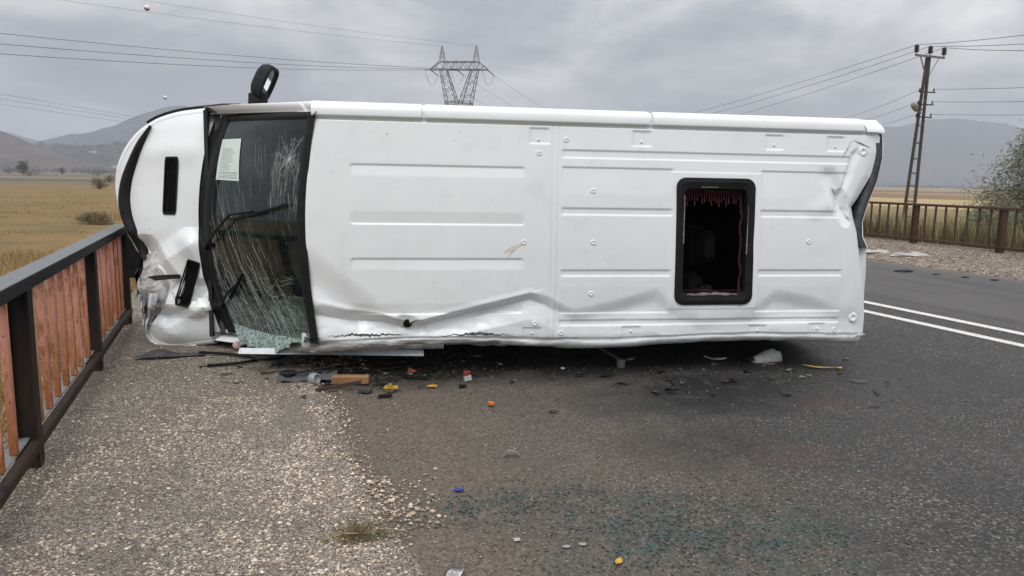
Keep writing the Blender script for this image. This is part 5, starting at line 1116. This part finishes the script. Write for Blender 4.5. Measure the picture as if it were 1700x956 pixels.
tree('willow_bush', 'low leafy shoot of willow just behind the double railing post', 'bush', (11.95, 18.3, -.8), 1.9, .75, 30, 6500, .075, .010, WILL, droop=.02, low=.05, seed=8)
DRY = [(.22, .175, .09), (.28, .215, .11), (.15, .125, .065)]; OLV = [(.10, .095, .055), (.14, .125, .07), (.075, .075, .042)]
sh = [((-260, 396), 7.5, 6.0, 'dark round tree standing at the far edge of the straw field', OLV), ((-330, 470), 2.6, 9, 'low wide shrub left of the dark round tree', OLV), ((-300, 470), 2.4, 12, 'long low shrub right of the dark round tree', OLV),
      ((-208, 320), 2.0, 3.2, 'small shrub in front of the dark round tree', DRY), ((-330, 545), 5.5, 3.4, 'small single tree midway along the field edge', OLV), ((-290, 560), 5.8, 3.4, 'small dark tree under the village', OLV),
      ((-256, 520), 8.0, 6.4, 'bushy grey tree close to the van nose at the field edge', OLV), ((-262, 470), 3.4, 11, 'wide brown thicket in front of the bushy grey tree', DRY), ((-225, 440), 3.2, 5.5, 'shrub half hidden by the van nose', DRY),
      ((-60.8, 109.3), 1.6, 2.3, 'round dry bush standing alone in the straw field', DRY), ((-96, 177), 1.8, 2.6, 'low dry bush behind the lone round bush', DRY), ((-20.6, 36.4), .50, 1.3, 'scrubby weed bush just beyond the railing end', DRY), ((-380, 560), 3.0, 8, 'faint shrub at the left picture edge', OLV)]
for i, ((x, y), h, w_, lab, cl_) in enumerate(sh):
    k = max(1, h); tree('shrub' if h < 5 else 'field_tree', lab, 'shrub' if h < 5 else 'tree', (x, y, FIELD-.1), h, w_*.5, 34, 2600 if h > 2.5 else 2200, .045*k if h > 2.5 else .14, .02*k if h > 2.5 else (.014 if h < 1 else .03), cl_, grp='bushes in the straw field', low=.02, seed=20+i)
def blades(name, label, P, H_, lean, cols, wd=.006, mat=LEAF):
    n = len(P); a = rng.random(n)*6.28; d = np.stack([np.cos(a), np.sin(a), 0*a], -1); s = np.stack([-np.sin(a), np.cos(a), 0*a], -1)*(wd*(.6+.8*rng.random(n)))[:, None]
    lean = (lean*rng.random(n)*H_)[:, None]; up = np.array((0, 0, 1.))*H_[:, None]
    V = np.stack([P-s, P+s, P+d*lean*.35+up*.55+s*.7, P+d*lean*.35+up*.55-s*.7, P+d*lean+up], 1)
    i = np.arange(n)*5; F = np.concatenate([np.stack([i, i+1, i+2], -1), np.stack([i, i+2, i+3], -1), np.stack([i+3, i+2, i+4], -1)])
    C = np.array(cols)[rng.integers(0, len(cols), n)]*(.6+.8*rng.random((n, 1)))
    o = mesh_np(name, V.reshape(-1, 3), F, mat, None, False, np.repeat(C, 5, 0)); tag(o, label, None, kind='stuff'); return o
STRAW = [(.38, .235, .095), (.30, .18, .075), (.45, .29, .13), (.24, .155, .06), (.18, .145, .06)]
def field_pts(n, n0, n1, t0, t1, pw_=1.0):
    q = np.stack([n0+(n1-n0)*rng.random(n)**pw_, t0+(t1-t0)*rng.random(n)**1.3], -1); z = ground_h(q[:, 0])
    return np.stack([q[:, 0]*NV[0]+q[:, 1]*TV[0], q[:, 0]*NV[1]+q[:, 1]*TV[1], z-.02], -1)
P = field_pts(52000, -1.35, -9, 1.5, 26, 1.3); blades('verge_grass', 'dry straw grass on the bank behind the orange railing', P, .08+.26*rng.random(len(P))**1.9, 1.5, STRAW, .005)
P = field_pts(80000, -6, -60, 12, 90, 1.4); P = P[fbm(P[:, 0]*.16, P[:, 1]*.16, 3, 71) > .36+.2*rng.random(len(P))]; blades('field_grass', 'short dry grass across the near straw field', P, .05+.17*rng.random(len(P))**2.4, 1.1, STRAW, .014)
WEED = [(.15, .15, .07), (.20, .19, .085), (.30, .25, .11), (.11, .12, .06), (.36, .29, .13)]
q = np.stack([16.3+2.6*rng.random(26000)**1.4, 7+22*rng.random(26000)], -1); cl2 = fbm(q[:, 0]*1.1, q[:, 1]*.9, 3, 44); q = q[cl2+.25*rng.random(len(q)) > .42]
P = np.stack([q[:, 0]*NV[0]+q[:, 1]*TV[0], q[:, 0]*NV[1]+q[:, 1]*TV[1], ground_h(q[:, 0])-.02], -1)
blades('roadside_weeds', 'tangled green and straw weeds behind the brown railing', P, (.25+.75*rng.random(len(P)))*(1+.9*smooth01((-ground_h(q[:, 0]))/1.0)), .55, WEED, .011)
P = RT(0.43, 2.95)[None]+rng.normal(size=(160, 3))*np.array((.055, .05, 0)); P[:, 2] = .004
e = empty('grass_tuft', tuple(RT(.43, 2.95))); tag(e, 'yellow-green grass tuft growing out of the gravel edge', 'grass tuft')
Pl = rng.normal(size=(220, 3))*np.array((.045, .035, 0)); Dl = rng.normal(size=(220, 3))*np.array((1, 1, .2))+np.array((0, 0, .5)); Cl = np.array([(.17, .13, .05), (.11, .11, .04), (.25, .19, .09)])[rng.integers(0, 3, 220)]
leaves('blades', Pl+np.array((0, 0, .006)), Dl, .05+.08*rng.random(220), .0016+.001*rng.random(220), Cl, e)
mb = MB()
for k in range(5): a = rng.random()*6.28; mb.tube([(.0, 0, .02), (.09*math.cos(a), .06*math.sin(a), .035), (.2*math.cos(a)*(.5+rng.random()), .12*math.sin(a), .012)], .0018, 4)
mb.build('dry_stalk', simple('dry_stalk', (.38, .30, .17), (.30, .23, .12), 10, .8), e)

# ------------------------------------------------------------------ village and far woods
WALLW = simple('house_wall', (.62, .60, .57), (.5, .48, .46), .3, .8); ROOFM = simple('house_roof', (.30, .29, .29), (.22, .2, .2), .3, .7); ROOFR = simple('house_roof_red', (.22, .11, .085), (.17, .09, .07), .3, .7)
def house(x, y, wx, wy, h, label, roof, z=None):
    z = float(h_vill(np.array(x), np.array(y))) if z is None else z
    e = empty('village_house', (x, y, z-.5)); tag(e, label, 'house', 'village houses')
    MB().box((0, 0, h/2), (wx, wy, h)).build('wall', WALLW, e)
    MB().add([(-wx*.55, -wy*.58, h), (wx*.55, -wy*.58, h), (wx*.55, wy*.58, h), (-wx*.55, wy*.58, h), (-wx*.5, 0, h+2.2), (wx*.5, 0, h+2.2)], [(0, 1, 5, 4), (2, 3, 4, 5), (0, 4, 3), (1, 2, 5), (0, 3, 2, 1)]).build('roof', roof, e)
    for k in (-.3, .0, .3): MB().box((wx*k, -wy/2-.02, h*.5), (wx*.12, .06, h*.3)).build('window', RUBBER, e)
for args in ((-1085, 1760, 20, 9, 4.5, 'long pale house on the bare slope, leftmost of the village', ROOFM), (-1090, 1880, 12, 9, 4.5, 'small pale house among the highest village trees', ROOFR), (-1010, 1800, 17, 8, 3.6, 'low pale barn below the highest trees', ROOFM), (-905, 1700, 15, 9, 4.2, 'bright white house at the foot of the village', ROOFM), (-895, 1725, 10, 8, 4, 'small white house just behind the bright one', ROOFM), (-930, 1830, 9, 8, 4.5, 'little pale house in the middle of the trees', ROOFR), (-880, 1850, 11, 8, 4.5, 'pale house highest at the van nose side', ROOFM)):
    house(*args)
# woods that read as one mass
n = 420; X = rng.uniform(-1250, -560, n); Y = rng.uniform(1680, 2300, n); kp = fbm(X/120, Y/120, 3, 66) > .43; X, Y = X[kp], Y[kp]; n = len(X)
PP = np.stack([X, Y, h_vill(X, Y)], -1); m = 34
Q = PP[:, None, :]+rng.normal(size=(n, m, 3))*np.array((3.2, 3.2, 2.2))+np.array((0, 0, 4.0)); Q = Q.reshape(-1, 3)
leaves('woodland', Q, rng.normal(size=Q.shape), 2.2+1.5*rng.random(len(Q)), .9+.6*rng.random(len(Q)), np.array([(.030, .040, .024), (.045, .052, .03), (.06, .06, .034)])[rng.integers(0, 3, len(Q))], None); tag(bpy.data.objects['woodland'], 'dark trees massed around the village', None, kind='stuff')
X = np.concatenate([rng.uniform(-1350, -380, 150), rng.uniform(500, 2600, 420)]); Y = np.concatenate([rng.uniform(1050, 1250, 150), rng.uniform(1900, 2400, 420)]); n = len(X); m = 16
Q = (np.stack([X, Y, np.full(n, 2.0)], -1)[:, None, :]+rng.normal(size=(n, m, 3))*np.array((7, 4, 1.8))).reshape(-1, 3); Q[:, 2] = np.maximum(Q[:, 2], -.5)
leaves('hedgerows', Q, rng.normal(size=Q.shape), 3+2*rng.random(len(Q)), 1.2+.8*rng.random(len(Q)), np.array([(.035, .042, .028), (.05, .052, .034), (.065, .06, .04)])[rng.integers(0, 3, len(Q))], None); tag(bpy.data.objects['hedgerows'], 'thin dark tree belts along the far plain', None, kind='stuff')

# ------------------------------------------------------------------ debris on the ground
def col_mat(name, c, rough=.6, c2=None): return simple(name, c, c2 or tuple(x*.7 for x in c), 25, rough, bumps=.3, bscale=80)
YEL = col_mat('yellow_foam', (.42, .25, .025)); ORG = col_mat('orange_plastic', (.62, .15, .035), .5); REDM = col_mat('red_plastic', (.36, .025, .022), .5); BLUE = col_mat('blue_plastic', (.025, .06, .30), .5)
CARD = col_mat('white_card', (.55, .55, .54), .6, (.35, .35, .35)); TIMBER = simple('timber', (.30, .16, .072), (.22, .115, .05), 8, .7, bumps=.3, bscale=60); KRAFT = col_mat('cardboard', (.24, .20, .16), .9)
def place(mb, name, mat, loc, rz, label, cat, group=None, smooth=False):
    o = mb.build(name, mat, None, smooth); o.location = loc; o.rotation_euler = (0, 0, rz); tag(o, label, cat, group); return o
def lump(r, sx=1, sy=1, sz=1, jit=.35, seed=0):
    rg = np.random.default_rng(seed); mb = MB(); n, m = 7, 10; V = []
    for i in range(n+1):
        a = math.pi*i/n
        for k in range(m): 
            b_ = 2*math.pi*k/m; q = r*(1+jit*(rg.random()-.5)); V.append((q*math.sin(a)*math.cos(b_)*sx, q*math.sin(a)*math.sin(b_)*sy, max(0, r*sz*(.55-math.cos(a)*.55)*(1+jit*(rg.random()-.5)))))
    return mb.add(V, [(i*m+k, i*m+(k+1) % m, (i+1)*m+(k+1) % m, (i+1)*m+k) for i in range(n) for k in range(m)])
def shard(pts, th, curl=0.0): return MB().prism([(x, y, .004+curl*x*x) for x, y in pts], (0, 0, th))
# black bumper fragment before the nose
rows = [[(x, y*(1-.4*abs(x)/.3)+.05*math.sin(x*6), .012+.06*math.exp(-((x+.08)/.12)**2)*(1-abs(y)/.09)+.02*abs(x)) for y in (-.07, -.04, 0, .04, .07)] for x in np.linspace(-.26, .26, 16)]
place(MB().grid(rows), 'bumper_shard', DARKGREY, (-2.78, 5.90, .012), R(4), 'curved black plastic bumper shard lying under the crushed nose', 'car part', smooth=True)
mb = MB(); mb.tube([(-.36, .20, .03), (-.10, .16, .03), (.10, .10, .025), (.18, .0, .02), (.05, -.11, .02), (-.14, -.18, .018)], .012, 6)
place(mb, 'rubber_seal', RUBBER, (-2.22, 5.78, .008), 0, 'black rubber seal bent in a hook on the gravel', 'seal', smooth=True)
mb = MB(); mb.tube([(-.25, -.20, .012), (-.10, -.18, .02), (.05, -.08, .08), (.18, .10, .17), (.45, .26, .24), (.80, .30, .26)], .013, 6)
place(mb, 'rubber_seal', RUBBER, (-1.80, 6.05, .0), 0, 'black rubber seal hanging out from under the torn windscreen', 'seal', smooth=True)
e = empty('broken_lock_unit', (-1.50, 5.30, .0), R(8)); tag(e, 'broken grey plastic bracket with a round white cap beside the wooden block', 'car part')
rows = [[(x, y+.02*math.sin(x*9), .02+.055*(1-(2*abs(y)/.17)**2)+.02*(vnoise(x*30, y*30, 130)-.5)) for y in np.linspace(-.08, .08, 7)] for x in np.linspace(-.20, .22, 14)]
MB().grid(rows).build('bracket', DARKGREY, e, True)
mb = MB(); mb.tube([(-.20, -.03, .06), (-.05, -.07, .085), (.1, -.02, .10), (.24, .05, .11)], .008, 5); mb.tube([(.03, .02, .09), (.06, .03, .13), (.10, .02, .125), (.09, .0, .09)], .006, 5); mb.build('cable', RUBBER, e)
MB().lathe((.045, -.10, .045), [(.040, 0), (.043, .015), (.04, .055), (.03, .06), (.028, .05), (.001, .05)], (.75, -.6, .15), 16).build('cap', col_mat('grey_cap', (.30, .30, .31), .5), e, True)
MB().prism([(.0, -.04, .0), (.22, .0, .01), (.25, .06, .02), (.10, .06, .01)], (0, 0, .06)).build('housing', RUBBER, e)
MB().lathe((-.13, -.02, .055), [(.06, 0), (.065, .02), (.05, .03), (.001, .03)], (0, 0, 1), 14).build('grommet', RUBBER, e)
place(MB().box((0, 0, .032), (.265, .07, .058), None, .005), 'wooden_block', TIMBER, (-1.165, 5.24, .004), R(3), 'varnished brown wooden block on the gravel under the cab', 'wooden block')
place(MB().bar((-.16, -.05, .012), (.14, .05, .05), .018, .022), 'wooden_stick', simple('dark_stick', (.07, .035, .03), (.045, .025, .02), 12, .6), (-1.2, 5.06, .006), 0, 'thin dark brown stick leaning on the wooden block', 'stick')
place(shard([(-.05, -.03), (.02, -.05), (.06, .0), (.02, .04), (-.04, .03)], .02, 2), 'plastic_chip', DARKGREY, (-1.02, 5.03, .006), .4, 'small grey plastic chip beside the dark stick', 'car part')
mb = lump(.034, 1.0, .8, 1.1, .9, 3); mb.add([(.02, -.03, .01), (.06, -.025, .02), (.065, .01, .035), (.03, .02, .03)], [(0, 1, 2, 3)]); place(mb, 'foam_piece', YEL, (-.86, 5.08, .003), .3, 'larger crumpled yellow foam scrap near the wooden block', 'foam scrap')
place(lump(.027, 1.2, .7, .7, .9, 5), 'foam_piece', YEL, (-.565, 5.19, .003), 0, 'smaller flat yellow foam scrap between foam and cigarette box', 'foam scrap')
place(lump(.028, 1.2, .9, .8, .5, 6), 'red_fragment', REDM, (-.765, 5.58, .003), 0, 'small red plastic fragment in the van shadow', 'fragment')
e = empty('cigarette_box', (-.32, 5.38, .002), R(25)); tag(e, 'crushed red and white cigarette box in front of the van', 'box')
MB().box((0, 0, .022), (.055, .024, .042), ((1, 0, .15), (0, 1, 0), (-.15, 0, 1)), .003).build('carton', CARD, e); MB().box((-.006, 0, .058), (.054, .025, .03), ((1, 0, .15), (0, 1, 0), (-.15, 0, 1)), .003).build('lid', col_mat('box_red', (.22, .035, .03), .5), e); MB().box((-.012, -.006, .077), (.016, .008, .014)).build('flap', REDM, e)
place(MB().box((0, 0, .016), (.05, .026, .028), None, .006), 'orange_fragment', ORG, (-.125, 4.77, .002), R(-38), 'small bright orange plastic piece on the asphalt', 'fragment')
place(MB().grid([[(x, y, .006+.028*(1-(x/.045)**2)*(.8+.2*math.cos(y*30))+.004*math.sin(y*80)) for y in (-.012, 0, .012)] for x in np.linspace(-.045, .045, 9)]), 'bark_strip', simple('bark_grey', (.20, .18, .15), (.10, .09, .075), 30, .9), (.014, 3.87, .003), R(5), 'curled grey bark strip on the open asphalt', 'bark')
mb = lump(.018, 1.3, .8, .8, .6, 8); mb.box((.018, -.004, .008), (.02, .012, .012)); place(mb, 'blue_fragment', BLUE, (-.243, 3.40, .002), 0, 'small blue plastic piece on the dusty asphalt', 'fragment')
e = empty('paper_pack', (-.205, 2.60, .004), R(78)); tag(e, 'flattened white printed packet at the bottom edge of the picture', 'packet')
MB().grid([[(x, y, .006+.008*math.sin(x*60)*math.sin(y*40+1)) for y in np.linspace(-.026, .026, 6)] for x in np.linspace(-.075, .075, 10)]).build('sleeve', CARD, e); MB().grid([[(x, y, .0165+.004*math.sin(x*60)) for y in np.linspace(-.024, .024, 4)] for x in np.linspace(.05, .072, 4)]).build('dark_band', DARKGREY, e)
for k in range(5): MB().grid([[(x, -.02+.009*k, .0165), (x, -.0165+.009*k, .0165)] for x in np.linspace(-.06, .02+.02*(k % 2), 4)]).build('printed_line', col_mat('print_grey', (.25, .25, .26), .7), e)
def leaf_obj(loc, rz, ln, wd, label, mat, curl=.3):
    rows = [[(x*ln, y*wd*math.sin(math.pi*(x+.02))**.7, .005+curl*ln*(x-.5)**2+abs(y)*wd*.3) for y in (-1, 0, 1)] for x in np.linspace(.0, .98, 9)]
    return place(MB().grid(rows), 'fallen_leaf', mat, loc, rz, label, 'leaf', 'fallen leaves on the road')
YL = col_mat('yellow_leaf', (.58, .33, .02), .55); YL2 = col_mat('pale_leaf', (.36, .27, .10), .7)
leaf_obj((.43, 2.72, .003), R(62), .055, .014, 'bright yellow leaf at the bottom edge of the picture', YL)
leaf_obj((2.42, 5.98, .003), R(-14), .26, .026, 'long yellowish leaf on the asphalt under the van tail', YL2, .2)
leaf_obj((2.68, 5.93, .003), R(30), .07, .02, 'short yellow leaf beside the long one under the van tail', YL, .3)
leaf_obj((2.88, 6.29, .003), R(5), .09, .016, 'pale yellow leaf just behind the van corner', YL2, .3)
place(lump(.014, 1.2, .8, .8, .5, 10), 'white_fragment', CARD, (.04, 2.915, .002), 0, 'tiny white scrap on the dark greenish patch', 'fragment')
for x, y, s_, lab in ((.244, 2.868, 11, 'pale round pebble on the greenish patch, nearer the packet'), (.313, 2.891, 12, 'pale round pebble on the greenish patch, nearer the yellow leaf')): place(lump(.014, 1.3, .9, .6, .2, s_), 'pebble', simple('pebble%d' % s_, (.30, .30, .28), (.2, .2, .19), 30, .8), (x, y, .001), 0, lab, 'pebble')
# things half under the van
rows = []
sp_ = [(-.14, .030, .060), (-.11, .042, .085), (-.05, .045, .095), (0, .042, .085), (.05, .045, .06), (.10, .047, .045), (.135, .035, .028)]
for x, hw_, h in sp_: rows.append([(x, hw_*math.cos(a), .012+max(0, h*math.sin(a))) for a in np.linspace(0, math.pi, 9)])
SHO = col_mat('shoe_white', (.58, .58, .57), .6, (.40, .40, .39)); e = empty('sports_shoe', (2.19, 6.19, .0), R(200)); tag(e, 'white sports shoe lying under the roof edge of the van', 'shoe')
MB().grid(rows).build('upper', SHO, e, True)
MB().prism([(x, y, 0) for x, y in ((-.145, -.03), (-.10, -.045), (0, -.042), (.10, -.05), (.145, -.02), (.145, .02), (.10, .05), (0, .042), (-.10, .045), (-.145, .03))], (0, 0, .018)).build('sole', col_mat('sole_white', (.5, .5, .5)), e)
for k in range(4): MB().bar((.0+.02*k, -.028, .085-.008*k), (.0+.02*k, .028, .085-.008*k), .006, .006).build('lace', CARD, e)
MB().lathe((-.10, 0, .09), [(.03, 0), (.028, .012), (.001, .010)], (0, 0, 1), 10).build('opening', RUBBER, e)
place(MB().grid([[(x*.22, y*.06*(1+.3*x)-.10*x, .01+.12*(1-x)+.02*y*y) for y in (-1, -.5, 0, .5, 1)] for x in np.linspace(0, 1, 8)]), 'cardboard_flap', KRAFT, (.70, 6.02, .003), R(12), 'bent brown cardboard flap poking out from under the roof edge', 'cardboard')
place(MB().lathe((0, 0, 0), [(.032, 0), (.034, .01), (.038, .07), (.036, .072), (.032, .012), (.001, .012)], (0, 0, 1), 14), 'grey_cup', col_mat('cup_grey', (.10, .10, .095), .8), (.895, 5.86, .002), 0, 'small grey cup standing beside the cardboard flap', 'cup', smooth=True)
place(shard([(-.09, .02), (-.02, .012), (.05, -.03), (.09, -.04), (.06, -.015), (-.02, .028)], .006, 3), 'plastic_spoon', CARD, (1.74, 6.16, .006), 0, 'white plastic spoon-like shard under the roof edge', 'shard')
place(MB().bar((-.05, 0, .006), (.05, .004, .006), .008, .005), 'wooden_splinter', YL2, (2.17, 6.06, .002), 0, 'thin pale splinter in front of the sports shoe', 'splinter')
place(lump(.02, 1, 1, .7, .4, 16), 'white_fragment', CARD, (.42, 5.78, .002), 0, 'small white scrap left of the cardboard flap', 'fragment')
place(MB().box((0, 0, .03), (.10, .05, .05), None, .006), 'yellow_label', YEL, (-1.56, 6.05, .02), 0, 'small yellow box in the shadow under the loose white strip', 'box')
# dark scraps in the shade of the cab
for i, (x, y, rz, pts) in enumerate(((-.95, 5.62, .5, [(-.25, -.01), (.25, 0), (.25, .02), (-.24, .01)]), (-.72, 5.40, 0, [(-.09, -.01), (.08, -.015), (.10, .01), (-.07, .015)]), (-.62, 5.5, 1.4, [(-.10, -.01), (.10, -.008), (.10, .008), (-.1, .01)]), (-.35, 5.2, .2, [(-.02, -.02), (.03, -.015), (.03, .015), (-.02, .02)]), (-.86, 4.92, .3, [(-.05, -.02), (.05, -.01), (.04, .02), (-.04, .015)]))):
    place(shard(pts, .014, .2), 'dark_scrap', RUBBER, (x, y, .003), rz, ('long black trim strip slanting out of the shadow behind the wooden block', 'flat black scrap behind the larger foam scrap', 'short black strip standing out of the shadow near the red fragment', 'black crumb between the yellow and red bits', 'dark flake in front of the larger foam scrap')[i], 'scrap')
nb = 720; bx_ = np.concatenate([rng.normal(-1.15, .45, 480), rng.normal(.8, 1.3, 240)]); by_ = np.concatenate([rng.normal(5.55, .24, 480), rng.normal(5.7, .35, 240)])
TV3 = rng.normal(size=(nb, 4, 3))*np.array((.020, .016, .006))*(.3+2.3*rng.random((nb, 1, 1))**4); TV3[..., 2] = np.abs(TV3[..., 2])+.002; TV3 += np.stack([bx_, by_, np.full(nb, .004)], -1)[:, None]
Cb = np.array([(.02, .02, .021), (.03, .03, .03), (.012, .012, .012), (.012, .012, .012), (.02, .018, .016), (.08, .075, .07), (.26, .26, .25), (.07, .045, .03)])[rng.integers(0, 8, nb)]
ob = mesh_np('plastic_crumbs', TV3.reshape(-1, 3), (np.array([(0, 1, 2), (0, 2, 3), (0, 3, 1), (1, 3, 2)])[None]+(np.arange(nb)*4)[:, None, None]).reshape(-1, 3), attr_mat('crumb', .6), None, False, np.repeat(Cb, 4, 0)); tag(ob, 'dark plastic and glass crumbs strewn under the van', None, kind='stuff')
# white lumps and dark bits on the far shoulder and lane
for i, (x, y, r, sx, lab) in enumerate(((8.35, 15.5, .13, 3.0, 'broken white stone slab on the far gravel shoulder'), (7.85, 16.1, .12, 2.6, 'pale stone lump beside the van tail on the far shoulder'), (9.05, 15.05, .06, 1.6, 'small pale stone next to the broken slab'))):
    place(lump(r, sx, 1.2, .7, .7, 40+i), 'stone', simple('pale_stone%d' % i, (.50, .48, .45), (.34, .32, .30), 9, .85, bumps=.5, bscale=20), (x, y, .03), R(-15), lab, 'stone')
for i, (x, y, r, lab) in enumerate(((6.98, 13.1, .10, 'dark flat clod on the far lane, biggest of the row'), (7.35, 12.75, .045, 'dark clod on the far lane, second of the row'), (7.65, 12.4, .045, 'dark clod on the far lane, third of the row'), (7.95, 12.1, .05, 'dark clod on the far lane, last of the row'))):
    place(lump(r, 1.6, .9, .35, .6, 50+i), 'mud_clod', simple('clod%d' % i, (.03, .028, .026), (.02, .018, .017), 20, .9), (x, y, .001), 0, lab, 'clod', 'dark clods on the far lane')

# ------------------------------------------------------------------ air
hz = MB().box((0, 300, 190), (10600, 10600, 386)).build('haze', None); tag(hz, 'thin grey haze over the valley', None, kind='stuff')
hm = bpy.data.materials.new('haze_air'); hm.use_nodes = True; t = hm.node_tree; t.nodes.clear(); o = N(t, 'ShaderNodeOutputMaterial'); pv = N(t, 'ShaderNodeVolumePrincipled')
pv.inputs['Color'].default_value = (.66, .71, .80, 1); pv.inputs['Density'].default_value = 2.7e-4; pv.inputs['Anisotropy'].default_value = 0.0; L(t, pv.outputs[0], o.inputs['Volume']); hz.data.materials.append(hm)
